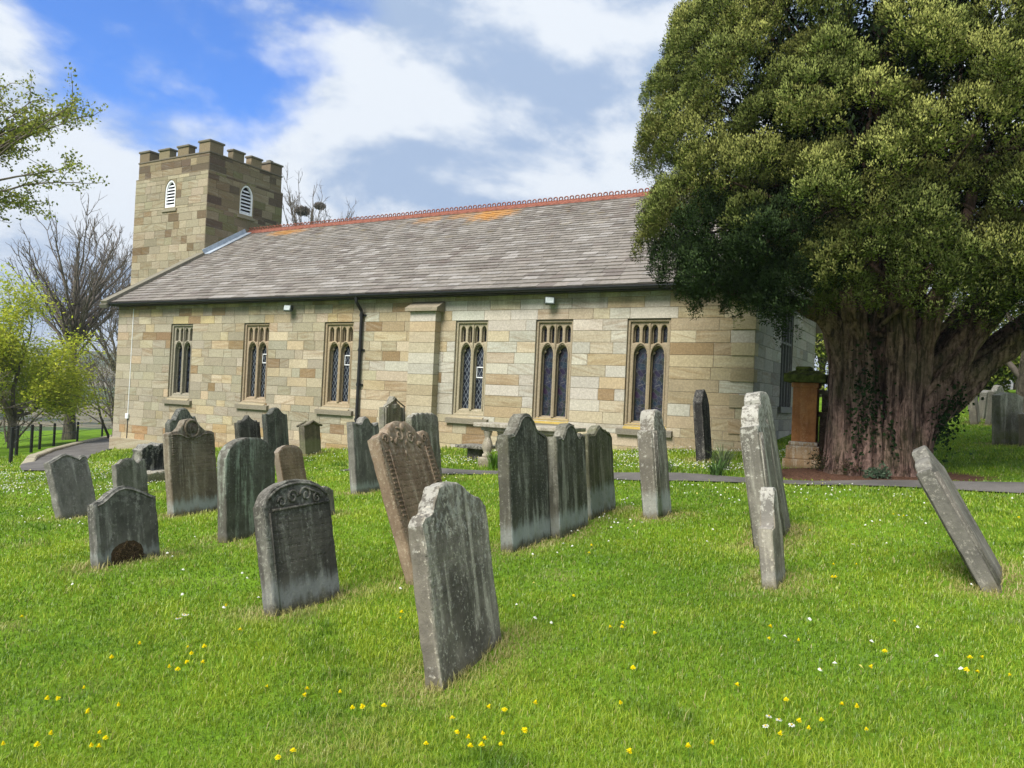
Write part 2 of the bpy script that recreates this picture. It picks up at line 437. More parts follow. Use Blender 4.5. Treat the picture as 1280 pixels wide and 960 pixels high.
def block_wall(mb, org, ud, nd, u0, u1, courses, pal, rng, opens=(), wid=(0.35, 0.95), top=None, mortar=(0.36, 0.32, 0.25), rough=0.006, lead=0.0):
    """ashlar: every block its own bevelled face over a mortar bed. org + u*ud + z, outward nd. pal(u,z)->palette"""
    ud = np.array(ud, float); nd = np.array(nd, float); org = np.array(org, float)
    def P(u, z, d): 
        q = org + ud * u + nd * d; return (q[0], q[1], q[2] + z)
    flip = np.cross(ud, [0, 0, 1]) @ nd < 0
    def quad(a, col, r):
        mb.add(a, [(0, 1, 2, 3)] if not flip else [(3, 2, 1, 0)], col, r)
    for (z0, z1) in zip(courses[:-1], courses[1:]):
        cuts = sorted({z0, z1} | {z for o in opens for z in (o[2], o[3]) if z0 + 1e-4 < z < z1 - 1e-4})
        for za, zb in zip(cuts[:-1], cuts[1:]):
            segs = [(u0, u1)]
            if top is not None:
                lo, hi = top(zb)
                segs = [(max(u0, lo), min(u1, hi))] if min(u1, hi) - max(u0, lo) > 0.05 else []
            for o in opens:
                if o[2] < zb - 1e-4 and o[3] > za + 1e-4:
                    ns = []
                    for a, b in segs:
                        if o[1] <= a or o[0] >= b: ns.append((a, b)); continue
                        if o[0] > a: ns.append((a, o[0]))
                        if o[1] < b: ns.append((o[1], b))
                    segs = ns
            for a, b in segs:
                u = a
                while u < b - 1e-6:
                    w = rng.uniform(*(wid(u) if callable(wid) else wid))
                    if b - (u + w) < 0.25: w = b - u
                    e = min(b, u + w)
                    quad([P(u, za, 0), P(e, za, 0), P(e, zb, 0), P(u, zb, 0)], tuple(np.array(mortar) * rng.uniform(0.85, 1.1)), 0.5)
                    j = 0.004; d = 0.009 + rng.uniform(0, rough); bv = 0.006
                    ua, ub, zc, zd = u + j, e - j, za + j, zb - j
                    if ub - ua > 0.03 and zd - zc > 0.03:
                        c = pick(rng, pal((u + e) / 2, (za + zb) / 2)); r = rng.rand()
                        V = [P(ua, zc, 0), P(ub, zc, 0), P(ub, zd, 0), P(ua, zd, 0), P(ua + bv, zc + bv, d), P(ub - bv, zc + bv, d), P(ub - bv, zd - bv, d), P(ua + bv, zd - bv, d)]
                        F = [(4, 5, 6, 7), (0, 1, 5, 4), (1, 2, 6, 5), (2, 3, 7, 6), (3, 0, 4, 7)]
                        if flip: F = [f[::-1] for f in F]
                        mb.add(V, F, c, r)
                    u = e

# six windows along the south wall: x of the opening's two jambs
WINS = [(-26.02, -24.78), (-22.04, -20.79), (-18.23, -16.99), (-13.04, -11.93), (-10.36, -9.23), (-7.66, -6.50)]
Z_SILL, Z_HEAD = 1.08, 3.84
opens = [(a, b, Z_SILL, Z_HEAD) for a, b in WINS]
WHITE = (0.50, 0.485, 0.43); TAN = (0.43, 0.345, 0.215); PALE = (0.48, 0.415, 0.295); BROWN = (0.26, 0.185, 0.105); ORANGE = (0.43, 0.285, 0.12)
GREYT = (0.345, 0.315, 0.245); OLIVE = (0.305, 0.275, 0.20)
def pal_south(u, z):
    x = u
    near = any(a - 0.5 < x < b + 0.5 for a, b in WINS[3:]) and z > 0.7
    if x > -6.1: return [(5, (0.37, 0.29, 0.17)), (4, TAN), (3, (0.40, 0.35, 0.24)), (1.5, WHITE), (1.2, BROWN)]
    if x > -16.55:
        if near: return [(8, WHITE), (3, PALE), (1.5, TAN), (0.3, ORANGE)]
        return [(3, WHITE), (3.5, TAN), (4.5, PALE), (0.9, BROWN), (0.35, ORANGE), (1.2, (0.36, 0.27, 0.16))]
    if z < 0.35 and x > -24: return [(3, ORANGE), (4, TAN), (3, PALE), (1, BROWN)]
    if z < -0.1: return [(3, (0.36, 0.24, 0.13)), (4, TAN), (2, GREYT)]
    if z > 3.8: return [(4, GREYT), (2, PALE), (2, TAN), (2, BROWN), (1, (0.47, 0.36, 0.18))]
    return [(7, GREYT), (5, OLIVE), (2, TAN), (1.2, PALE), (0.8, BROWN)]
cs = [-2.6 + 0.314 * i for i in range(12)]
cs = [z for z in cs if z < 1.0] + [Z_SILL]
cs += [Z_SILL + (Z_HEAD - Z_SILL) / 9 * i for i in range(1, 10)] + [4.13, 4.42, 4.70]
rng = np.random.RandomState(5)
wb = MB()
block_wall(wb, (0, YS, 0), (1, 0, 0), (0, -1, 0), XW, XE, cs, pal_south, rng, opens, wid=lambda u: (0.45, 1.3) if u > -16.6 else (0.35, 1.0))
# reveals of the window openings
for a, b in WINS:
    d = 0.30
    for (p, q) in (((a, 0), (a, 1)), ((b, 1), (b, 0))):
        x = p[0]; zs = [Z_SILL + (Z_HEAD - Z_SILL) / 9 * i for i in range(10)]
        for za, zb in zip(zs[:-1], zs[1:]):
            c = pick(rng, pal_south(x, za + 0.8)); v = [(x, YS - 0.008, za), (x, YS + d, za), (x, YS + d, zb), (x, YS - 0.008, zb)]
            wb.add(v, [(0, 1, 2, 3)] if p[1] == 0 else [(3, 2, 1, 0)], c, rng.rand())
    wb.add([(a, YS - 0.008, Z_HEAD), (a, YS + d, Z_HEAD), (b, YS + d, Z_HEAD), (b, YS - 0.008, Z_HEAD)], [(0, 1, 2, 3)], (0.22, 0.2, 0.16), 0.3)
    wb.add([(a, YS - 0.008, Z_SILL), (b, YS - 0.008, Z_SILL), (b, YS + d, Z_SILL), (a, YS + d, Z_SILL)], [(0, 1, 2, 3)], (0.3, 0.28, 0.22), 0.3)
# quoins that stand proud at the east corner, and a low plinth course at the west end
for i, z in enumerate(np.arange(0.4, 4.3, 0.63)):
    wb.box(XE - 0.55, XE + 0.015, YS - 0.045, YS + 0.3, z, z + 0.31, pick(rng, [(3, (0.34, 0.26, 0.15)), (2, TAN)]), rng.rand(), bev=0.008)
wb.box(XW - 0.06, -19.0, YS - 0.09, YS - 0.001, -2.6, -0.62, (0.40, 0.35, 0.25), 0.4, bev=0.01)
# end and back walls
def gable(zb):
    lo = YS + max(0, (zb - EAVE)) / (RIDGE - EAVE) * (YR - YS); hi = YN - max(0, (zb - EAVE)) / (RIDGE - EAVE) * (YN - YR)
    return lo, hi
csg = cs[:-1] + [4.70 + 0.32 * i for i in range(13)]
pal_e = lambda u, z: [(4, (0.36, 0.355, 0.335)), (3, (0.32, 0.315, 0.295)), (1, (0.26, 0.25, 0.23)), (1.5, (0.43, 0.425, 0.40))]
E0, E1 = 22.0, 23.6
block_wall(wb, (XE, 0, 0), (0, 1, 0), (1, 0, 0), YS, YN, csg, pal_e, rng, [(E0, E1, 1.75, 4.4)], top=gable, wid=(0.5, 1.1), mortar=(0.30, 0.295, 0.27), rough=0.003)
block_wall(wb, (XW, 0, 0), (0, 1, 0), (-1, 0, 0), YS, YN, csg, lambda u, z: [(3, GREYT), (3, OLIVE)], rng, top=gable, wid=(0.5, 1.1))
block_wall(wb, (0, YN, 0), (1, 0, 0), (0, 1, 0), XW, XE, cs, lambda u, z: [(3, GREYT), (3, OLIVE)], rng, wid=(0.8, 1.6))
part(wb.build('wall', M['ashlar']))

# buttress with a sloped cap
bb = MB()
rb = np.random.RandomState(8)
cb = [-0.6, -0.29, 0.02, 0.34, 0.65, 0.96, 1.28, 1.6, 1.91, 2.23, 2.54, 2.86, 3.17, 3.49, 3.80, 4.10]
for za, zb in zip(cb[:-1], cb[1:]):
    bb.box(-14.52 + 0.002, -13.58, YS - 0.30, YS + 0.02, za + 0.004, zb - 0.004, pick(rb, [(5, PALE), (3, WHITE), (2, TAN), (1, BROWN)]), rb.rand(), bev=0.008)
bb.box(-14.50, -13.60, YS - 0.285, YS + 0.02, -0.6, 4.1, (0.33, 0.29, 0.22), 0.5)
part(bb.build('buttress', M['trim']))
bc = MB(); bc.add([(-14.64, YS - 0.42, 4.10), (-13.46, YS - 0.42, 4.10), (-13.46, YS - 0.01, 4.10), (-14.64, YS - 0.01, 4.10), (-14.64, YS - 0.42, 4.2), (-13.46, YS - 0.42, 4.2), (-13.46, YS - 0.01, 4.42), (-14.64, YS - 0.01, 4.42)],
                   [(3, 2, 1, 0), (4, 5, 6, 7), (0, 1, 5, 4), (1, 2, 6, 5), (2, 3, 7, 6), (3, 0, 4, 7)], (0.30, 0.26, 0.19), 0.2)
o = bc.build('buttress_cap', M['trim']); part(o)

# --- traceried windows
def arch(cx, hw, z0, zs, zt, cusp=0.0, n=9):
    """pointed light from z0 up, springing at zs, apex at zt; cusp pinches it into a trefoil head"""
    pts = [(cx - hw, z0), (cx + hw, z0)]
    for i in range(n + 1):
        t = i / n; x = hw * (1 - t ** 1.7); z = zs + (zt - zs) * (1 - (1 - t) ** 1.6)
        if cusp: x *= 1 - cusp * math.exp(-((t - 0.30) / 0.10) ** 2)
        pts.append((cx + x, z))
    for i in range(n - 1, -1, -1):
        t = i / n; x = hw * (1 - t ** 1.7); z = zs + (zt - zs) * (1 - (1 - t) ** 1.6)
        if cusp: x *= 1 - cusp * math.exp(-((t - 0.30) / 0.10) ** 2)
        pts.append((cx - x, z))
    return pts

DG = bpy.context.evaluated_depsgraph_get
def plate(loops, depth, bevel, name='plate'):
    """2D outline with holes, extruded and bevelled; returned as (verts, faces) in x,z with y as depth"""
    cu = bpy.data.curves.new(name, 'CURVE'); cu.dimensions = '2D'; cu.fill_mode = 'BOTH'
    cu.extrude = depth / 2 - bevel; cu.bevel_depth = bevel; cu.bevel_resolution = 1; cu.offset = -bevel
    for L in loops:
        sp = cu.splines.new('POLY'); sp.points.add(len(L) - 1); sp.use_cyclic_u = True
        for p, q in zip(sp.points, L): p.co = (q[0], q[1], 0, 1)
    o = bpy.data.objects.new(name, cu); COL.objects.link(o)
    dg = DG(); dg.update(); ev = o.evaluated_get(dg)
    me = bpy.data.meshes.new_from_object(ev)
    V = [(v.co.x, -v.co.z, v.co.y) for v in me.vertices]; F = [tuple(p.vertices) for p in me.polygons]
    bpy.data.objects.remove(o); bpy.data.curves.remove(cu); bpy.data.meshes.remove(me)
    return V, F

FRAMEC = [(0.34, 0.31, 0.24), (0.39, 0.31, 0.215), (0.40, 0.32, 0.21), (0.41, 0.36, 0.25), (0.36, 0.30, 0.21), (0.34, 0.28, 0.19)]
for wi, (a, b) in enumerate(WINS):
    W = b - a; H = Z_HEAD - Z_SILL; low = 0.17 if wi < 4 else 0.09
    L1 = arch(0.30 * W, 0.166 * W, low, H * 0.655, H * 0.75, 0.0); L2 = arch(0.70 * W, 0.166 * W, low, H * 0.655, H * 0.75, 0.0)
    C1 = arch(0.30 * W, 0.152 * W, low + 0.03, H * 0.645, H * 0.735, 0.30, 22); C2 = arch(0.70 * W, 0.152 * W, low + 0.03, H * 0.645, H * 0.735, 0.30, 22)
    ups = [0.175, 0.395, 0.605, 0.825]
    U = [arch(u * W, 0.07 * W, H * (0.775 if k in (0, 3) else 0.765), H * 0.90, H * 0.945) for k, u in enumerate(ups)]
    U2 = [arch(u * W, 0.054 * W, H * (0.785 if k in (0, 3) else 0.775), H * 0.895, H * 0.935) for k, u in enumerate(ups)]
    outer = [(0.0, 0.0), (W, 0.0), (W, H), (0.0, H)]
    inner = [(0.055 * W, 0.05), (0.945 * W, 0.05), (0.945 * W, H * 0.972), (0.055 * W, H * 0.972)]
    mb = MB()
    V, F = plate([outer, L1, L2] + U, 0.11, 0.028); mb.add(V, F, FRAMEC[wi], 0.3 + wi * 0.1)
    V, F = plate([outer, C1, C2] + U2, 0.07, 0.016); mb.add([(x, y + 0.085, z) for x, y, z in V], F, FRAMEC[wi], 0.35 + wi * 0.1)
    V, F = plate([outer, inner], 0.10, 0.03); mb.add([(x, y - 0.075, z) for x, y, z in V], F, FRAMEC[wi], 0.25 + wi * 0.1)
    # raised ribs round the lights
    for cx in (0.30, 0.70):
        A = arch(cx * W, 0.178 * W, low, H * 0.655, H * 0.775)[2:]
        A = [(cx * W + 0.178 * W, low)] + A + [(cx * W - 0.178 * W, low)]
        mb.tube([(x, -0.062, z) for x, z in A], 0.024, 6, FRAMEC[wi], 0.4)
    mb.tube([(W / 2, -0.07, low), (W / 2, -0.07, H * 0.96)], 0.028, 6, FRAMEC[wi], 0.4)
    win = mb.build('window', M['trim'], loc=(a + 0.003, YS + 0.16, Z_SILL + 0.002)); win.scale = ((W - 0.006) / W, 1, (H - 0.004) / H); part(win)
    gm = M['glass_plain'] if wi == 0 else (M['glass_stained'] if wi >= 4 else M['glass_lattice'])
    for cx, hw, z0, z1 in [(0.30, 0.17, low - 0.03, H * 0.755), (0.70, 0.17, low - 0.03, H * 0.755)] + [(u, 0.07, H * 0.76, H * 0.95) for u in ups]:
        g = MB(); g.box(-hw * W, hw * W, 0, 0.012, 0, z1 - z0)
        p = g.build('pane', gm if (z1 - z0) > 1 else (M['glass_plain'] if wi < 4 else M['glass_stained']), win, loc=(cx * W, 0.125, z0))
    if wi in (1, 2, 3):                              # small opening casement in the right-hand light
        c = MB(); zc = H * (0.50 if wi < 3 else 0.40); hh = 0.30
        x0, x1 = 0.70 * W - 0.138 * W, 0.70 * W + 0.138 * W
        c.box(x0, x1, 0.09, 0.105, zc, zc + 0.03); c.box(x0, x1, 0.09, 0.105, zc + hh, zc + hh + 0.03); c.box(x0, x0 + 0.025, 0.091, 0.104, zc + 0.03, zc + hh); c.box(x1 - 0.025, x1, 0.091, 0.104, zc + 0.03, zc + hh)
        c.build('casement', M['white'], win)
    s = MB(); sc_ = (0.25, 0.225, 0.17) if wi < 4 else (0.22, 0.2, 0.16)
    x0, x1 = -0.17, W + 0.17
    z0, z1, z2 = -0.24, -0.10, 0.06
    s.add([(x0, -0.28, z0), (x1, -0.28, z0), (x1, -0.145, z0), (x0, -0.145, z0), (x0, -0.28, z1), (x1, -0.28, z1), (x1, -0.145, z1 + 0.035), (x0, -0.145, z1 + 0.035)],
          [(3, 2, 1, 0), (4, 5, 6, 7), (0, 1, 5, 4), (1, 2, 6, 5), (2, 3, 7, 6), (3, 0, 4, 7)], sc_, 0.6)
    e = 0.004
    s.add([(e, -0.25, z1 + 0.01), (W - e, -0.25, z1 + 0.01), (W - e, 0.0, z1 + 0.01), (e, 0.0, z1 + 0.01), (e, -0.25, z1 + 0.02), (W - e, -0.25, z1 + 0.02), (W - e, -0.03, z2 + 0.02), (e, -0.03, z2 + 0.02)],
          [(4, 5, 6, 7), (0, 1, 5, 4), (1, 2, 6, 5), (2, 3, 7, 6), (3, 0, 4, 7)], (0.45, 0.33, 0.09) if wi in (4, 5) else (0.38, 0.33, 0.22), 0.5)
    s.build('sill', M['trim'], win)
# east window: tall, dark, with thin metal uprights
mb = MB(); H = 2.65; W = E1 - E0
mb.box(-0.12, -0.10, 0, W, 0, H, mi=1)
for y in (0.0, 0.38, 0.78, 1.18, W - 0.07): mb.box(-0.10, -0.02, y, y + 0.07, 0.003, H - 0.003, (0.2, 0.2, 0.19))
mb.box(-0.09, -0.03, 0.001, W - 0.001, 1.75, 1.82, (0.2, 0.2, 0.19)); mb.box(-0.02, 0.10, -0.2, W + 0.2, -0.17, -0.003, (0.26, 0.255, 0.235)); mb.box(0.012, 0.10, -0.25, W + 0.25, H + 0.05, H + 0.17, (0.16, 0.155, 0.145))
o = mb.build('east_window', [M['trim'], M['glass_plain']], loc=(XE, E0, 1.75)); o.name = 'window'; part(o)

# --- roof: slates laid in courses
rb = MB(); rr = np.random.RandomState(21)
sl = math.hypot(YR - (YS - 0.36), RIDGE - EAVE); nc = 33
y0r = YS - 0.36
def RP(x, s, d):
    t = s / sl; n = np.array([-(RIDGE - EAVE), (YR - y0r)]) / sl
    return (x, y0r + (YR - y0r) * t + n[0] * d, EAVE + (RIDGE - EAVE) * t + n[1] * d)
xr0, xr1 = XW - 0.1, XE + 0.25
for c in range(nc):
    s0 = sl * (c / nc) ** 0.94; s1 = sl * ((c + 1) / nc) ** 0.94
    x = xr0 - rr.uniform(0, 0.3)
    while x < xr1:
        w = rr.uniform(0.3, 0.55) * (1.25 - 0.5 * c / nc); a, b = max(x, xr0), min(x + w - 0.006, xr1); x += w
        if b - a < 0.02: continue
        base = np.array((0.225, 0.203, 0.180)) * rr.uniform(0.82, 1.16)
        if rr.rand() < 0.22: base = np.array((0.29, 0.27, 0.25)) * rr.uniform(0.85, 1.15)
        if rr.rand() < 0.12: base = np.array((0.18, 0.155, 0.138)) * rr.uniform(0.8, 1.1)
        th = 0.034 + rr.uniform(0, 0.016); dz = rr.uniform(-0.012, 0.012)
        if rr.rand() < 0.02: dz -= 0.04
        V = [RP(a, s0 + dz, th), RP(b, s0 + dz + rr.uniform(-.006, .006), th), RP(b, s1 + 0.02, 0.012), RP(a, s1 + 0.02, 0.012), RP(a, s0 + dz, 0), RP(b, s0 + dz, 0)]
        rb.add(V, [(0, 1, 2, 3), (4, 5, 1, 0), (5, 2, 1), (4, 0, 3)], tuple(base), rr.rand())
# boarding, verge thickness and the north slope
rb.add([RP(xr0, 0, -0.02), RP(xr1, 0, -0.02), RP(xr1, sl, -0.02), RP(xr0, sl, -0.02), RP(xr0, 0, -0.12), RP(xr1, 0, -0.12), RP(xr1, sl, -0.12), RP(xr0, sl, -0.12)],
       [(0, 1, 2, 3), (7, 6, 5, 4), (0, 4, 5, 1), (1, 5, 6, 2), (3, 7, 4, 0)], (0.1, 0.09, 0.085))
rb.add([(xr0, YR, RIDGE), (xr1, YR, RIDGE), (xr1, YN + 0.3, EAVE - 0.4), (xr0, YN + 0.3, EAVE - 0.4)], [(0, 1, 2, 3)], (0.2, 0.17, 0.155), 0.4)
roof = rb.build('roof', M['slate']); part(roof)
# crested ridge tiles
def ridge_tile():
    m = MB(); L = 0.44
    p = [(-0.17, -0.11), (-0.03, 0.035), (0.03, 0.035), (0.17, -0.11)]; q = [(-0.15, -0.125), (0, 0.0), (0.15, -0.125)]
    V = []; 
    for x in (0.004, L - 0.004):
        V += [(x, y, z) for y, z in p + q[::-1]]
    n = 7
    F = [tuple(range(n))[::-1], tuple(range(n, 2 * n))] + [(i, (i + 1) % n, n + (i + 1) % n, n + i) for i in range(n)]
    m.add(V, F); m.box(0.006, L - 0.006, -0.018, 0.018, 0.03, 0.075)
    for k in range(2):
        c = L * (0.25 + 0.5 * k)
        th = np.linspace(0, 2 * math.pi, 13)
        V, F = tube([(c + 0.072 * math.cos(a), 0, 0.128 + 0.066 * math.sin(a)) for a in th], 0.024, 5)
        m.add([tuple(v) for v in V], [tuple(f) for f in F])
    return m
tile = ridge_tile().build('ridge_tile', M['terra'])
n_t = int((xr1 - xr0) / 0.44) 
for i in range(n_t):
    t_ = tile if i == 0 else tile.copy()
    if i: COL.objects.link(t_)
    t_.location = (xr0 + 0.44 * i, YR, RIDGE + 0.06 + rr.uniform(-0.006, 0.006)); part(t_, roof)
# lead flashing against the tower and the stone coping of the west verge
def strip(x0, x1, sa, sb, d0, d1):
    return [RP(x0, sa, d0), RP(x1, sa, d0), RP(x1, sb, d0), RP(x0, sb, d0), RP(x0, sa, d1), RP(x1, sa, d1), RP(x1, sb, d1), RP(x0, sb, d1)]
BX = [(3, 2, 1, 0), (4, 5, 6, 7), (0, 1, 5, 4), (1, 2, 6, 5), (2, 3, 7, 6), (3, 0, 4, 7)]
XT = -29.46                                             # plane of the tower's east face
sT = (22.95 - y0r) / (YR - y0r) * sl
m = MB(); m.add(strip(XT + 0.02, XT + 0.40, sT, sl - 0.1, 0.045, 0.075), BX); m.add(strip(XT + 0.02, XT + 0.06, sT, sl - 0.1, 0.076, 0.26), BX)
o = m.build('flashing', M['lead']); part(o, roof)
m = MB()
k = 7
for i in range(k):
    a_, b_ = -0.15 + (sT + 0.1) * i / k, -0.15 + (sT + 0.1) * (i + 1) / k - 0.01
    m.add(strip(XW - 0.42, XW + 0.0, a_, b_, 0.03, 0.15), BX, (0.23, 0.215, 0.17), i * 0.13)
m.add(strip(XW - 0.5, XW - 0.02, -0.22, 0.1, -0.12, 0.028), BX, (0.2, 0.19, 0.16), 0.3)
o = m.build('coping', M['trim']); part(o, roof)
# gutter, fascia, brackets
m = MB(); gx0, gx1 = xr0 + 0.02, xr1 - 0.02
th = np.linspace(math.pi, 2 * math.pi, 9)
V = []; 
for x in (gx0, gx1): V += [(x, y0r - 0.03 + 0.075 * math.cos(a), EAVE - 0.045 + 0.075 * math.sin(a)) for a in th]
F = [(i, i + 1, 9 + i + 1, 9 + i) for i in range(8)] + [tuple(range(9)), tuple(range(9, 18))[::-1]]
m.add(V, F); m.box(gx0, gx1, y0r - 0.112, y0r - 0.096, EAVE - 0.06, EAVE - 0.03)
m.box(gx0, gx1, y0r + 0.06, YS - 0.002, EAVE - 0.135, EAVE - 0.11); m.box(gx0, gx1, y0r + 0.06, y0r + 0.085, EAVE - 0.11, EAVE - 0.01)
part(m.build('gutter', M['black']))
m = MB(); px = -16.6
m.tube([(px, y0r - 0.03, EAVE - 0.1), (px, y0r - 0.02, EAVE - 0.25), (px, YS - 0.12, EAVE - 0.5), (px, YS - 0.10, EAVE - 0.62), (px, YS - 0.10, gz(px, YS) - 0.1)], 0.052, 10)
for z in (4.0, 2.9, 1.8, 0.7): m.tube([(px, YS - 0.10, z), (px, YS - 0.10, z + 0.09)], 0.066, 10); m.box(px - 0.13, px + 0.13, YS - 0.06, YS - 0.005, z + 0.02, z + 0.07)
part(m.build('downpipe', M['black'], smooth=False))

# --- the tower, part of the church
TX0, TX1, TY0, TY1 = -34.62, XT, 22.95, 27.34
ZP, ZC, ZM = 11.16, 11.98, 12.52                      # parapet set-back, crenel, merlon top
tw = MB(); rt = np.random.RandomState(33)
tc = [-2.4 + (ZP + 2.4) / 38 * i for i in range(39)]
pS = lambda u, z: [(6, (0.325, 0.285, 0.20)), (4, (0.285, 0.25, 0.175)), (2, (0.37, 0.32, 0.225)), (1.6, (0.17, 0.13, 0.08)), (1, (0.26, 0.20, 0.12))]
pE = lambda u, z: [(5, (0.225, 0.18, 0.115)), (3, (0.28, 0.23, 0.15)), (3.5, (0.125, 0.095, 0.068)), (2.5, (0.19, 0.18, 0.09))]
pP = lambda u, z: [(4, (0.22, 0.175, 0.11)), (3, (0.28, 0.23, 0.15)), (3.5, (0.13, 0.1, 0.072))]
LS = (-32.42, -31.60, 9.62, 11.0); LE = (24.70, 25.55, 9.56, 11.06)
def four(mb, x0, x1, y0, y1, cs_, pal4, ops=((), ()), wid=(0.35, 0.95)):
    block_wall(mb, (0, y0, 0), (1, 0, 0), (0, -1, 0), x0, x1, cs_, pal4[0], rt, ops[0], wid)
    block_wall(mb, (x1, 0, 0), (0, 1, 0), (1, 0, 0), y0, y1, cs_, pal4[1], rt, ops[1], wid)
    block_wall(mb, (0, y1, 0), (1, 0, 0), (0, 1, 0), x0, x1, cs_, pal4[0], rt, (), wid)
    block_wall(mb, (x0, 0, 0), (0, 1, 0), (-1, 0, 0), y0, y1, cs_, pal4[1], rt, (), wid)
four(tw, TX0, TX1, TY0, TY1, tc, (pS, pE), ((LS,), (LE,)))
i_ = 0.07
tw.box(TX0 - 0.012, TX1 + 0.012, TY0 - 0.012, TY1 + 0.012, ZP - 0.01, ZP + 0.045, (0.22, 0.19, 0.13), 0.4, bev=0.01)
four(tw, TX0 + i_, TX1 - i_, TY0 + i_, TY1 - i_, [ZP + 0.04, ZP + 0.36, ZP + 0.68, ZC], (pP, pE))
tw.box(TX0 + 0.4, TX1 - 0.4, TY0 + 0.4, TY1 - 0.4, ZC - 0.5, ZC - 0.45, (0.2, 0.2, 0.2))
for (xa, xb, ya, yb) in ((TX0 + i_, TX1 - i_, TY0 + i_, TY0 + 0.42), (TX0 + i_, TX1 - i_, TY1 - 0.42, TY1 - i_), (TX0 + i_, TX0 + 0.42, TY0 + 0.42, TY1 - 0.42), (TX1 - 0.42, TX1 - i_, TY0 + 0.42, TY1 - 0.42)):
    tw.box(xa - 0.04, xb + 0.04, ya - 0.04, yb + 0.04, ZC + 0.002, ZC + 0.07, (0.17, 0.15, 0.115), 0.6, bev=0.015)
tower = tw.build('tower', M['ashlar']); part(tower)
def merlon(xa, xb, ya, yb, corner=False):
    m = MB(); h = ZM - ZC + (0.06 if corner else 0)
    c = pick(rt, [(3, (0.21, 0.17, 0.11)), (2, (0.27, 0.22, 0.14))])
    m.box(xa, xb, ya, yb, ZC + 0.072, ZC + h - 0.10, c, rt.rand(), bev=0.012)
    m.box(xa - 0.05, xb + 0.05, ya - 0.05, yb + 0.05, ZC + h - 0.098, ZC + h, (0.17, 0.155, 0.12), rt.rand(), bev=0.03)
    part(m.build('merlon', M['trim']), tower)
xa, xb, ya, yb = TX0 + i_, TX1 - i_, TY0 + i_, TY1 - i_
cw = 0.74; t_ = 0.36
for (x0, x1) in ((xa, xa + cw), (xb - cw, xb)):
    for (y0, y1) in ((ya, ya + cw), (yb - cw, yb)): merlon(x0, x1, y0, y1, True)
gapx = (xb - xa - 2 * cw); gapy = (yb - ya - 2 * cw)
for k in (0, 1):
    cx = xa + cw + gapx * (0.31 + 0.38 * k); cy = ya + cw + gapy * (0.31 + 0.38 * k)
    for y in (ya, yb - t_): merlon(cx - 0.38, cx + 0.38, y, y + t_)
    for x in (xa, xb - t_): merlon(x, x + t_, cy - 0.32, cy + 0.32)
m = MB(); m.box(TX1 - 0.75, TX1 - 0.5, TY1 - 0.5, TY1 - 0.25, ZM + 0.03, ZM + 0.28, (0.2, 0.19, 0.16), 0.5, bev=0.03)
part(m.build('flue', M['trim']), tower)
# louvred bell openings with white slats
def louvre(W, H):
    m = MB(); A = arch(W / 2, W / 2 - 0.05, 0.07, H * 0.62, H - 0.04); B = arch(W / 2, W / 2 - 0.12, 0.14, H * 0.60, H - 0.12)
    V, F = plate([A, B], 0.10, 0.012); m.add(V, F, (1, 1, 1), 0, 0)
    out = [(0, 0), (W, 0), (W, H), (0, H)]
    V, F = plate([out, arch(W / 2, W / 2 - 0.045, 0.065, H * 0.62, H - 0.035)], 0.16, 0.02); m.add([(x, y + 0.005, z) for x, y, z in V], F, (0.27, 0.23, 0.15), 0.4, 2)
    m.box(0.02, W - 0.02, 0.10, 0.12, 0.02, H - 0.02, mi=1)
    ns = 8
    for k in range(ns):
        z = 0.17 + (H - 0.36) * k / (ns - 1)
        zz = min(1, max(0, (z + 0.05 - H * 0.60) / (H * 0.40 - 0.12)))
        hw = (W / 2 - 0.12) * (1 - zz ** 1.5) + 0.02
        if hw < 0.05: continue
        x0, x1 = W / 2 - hw, W / 2 + hw
        m.add([(x0, -0.03, z), (x1, -0.03, z), (x1, 0.06, z + 0.085), (x0, 0.06, z + 0.085), (x0, -0.03, z - 0.02), (x1, -0.03, z - 0.02), (x1, 0.06, z + 0.065), (x0, 0.06, z + 0.065)], BX, (1, 1, 1), 0, 0)
    return m
o = louvre(LS[1] - LS[0], LS[3] - LS[2]).build('louvre', [M['white'], M['dark'], M['trim']], loc=(LS[0], TY0 + 0.05, LS[2])); part(o, tower)
o = louvre(LE[1] - LE[0], LE[3] - LE[2]).build('louvre', [M['white'], M['dark'], M['trim']], loc=(TX1 - 0.05, LE[0], LE[2]), rot=(0, 0, math.pi / 2)); part(o, tower)
for loc, sz in (((LS[0] - 0.1, TY0 - 0.07, LS[2] - 0.13), (1.02, 0.1, 0.125)), ((TX1 + 0.0, LE[0] - 0.08, LE[2] - 0.13), (0.09, 1.0, 0.125))):
    m = MB(); m.box(0, sz[0], 0, sz[1], 0, sz[2], (0.30, 0.27, 0.2), 0.4, bev=0.012); o = m.build('louvre_sill', M['trim'], loc=loc); part(o, tower)

# floodlights and the white cable on the wall
def floodlight(x, z, rot, label):
    e = empty('floodlight', (x, YS - 0.01, z), (0, 0, 0), label, 'floodlight', 'floodlights under the church eaves')
    m = MB(); m.box(-0.13, 0.13, -0.30, -0.16, -0.20, 0.0, bev=0.02); o = m.build('lamp_body', plain('grey_metal', (0.10, 0.125, 0.125), 0.5, 0.3), e); o.rotation_euler = (R(-14), 0, rot)
    m = MB(); m.box(-0.105, 0.105, -0.312, -0.303, -0.175, -0.025); l = m.build('lens', plain('lamp_glass', (0.4, 0.45, 0.45), 0.2, 0.6), o)
    m = MB(); m.box(-0.05, 0.05, -0.03, 0.0, -0.08, 0.08); m.tube([(0, -0.02, 0), (0, -0.1, 0.05), (0, -0.2, 0.0)], 0.015, 6); m.build('bracket', M['black'], e)
floodlight(-19.75, 4.33, R(15), 'small grey floodlight under the eaves between the second and third windows from the tower')
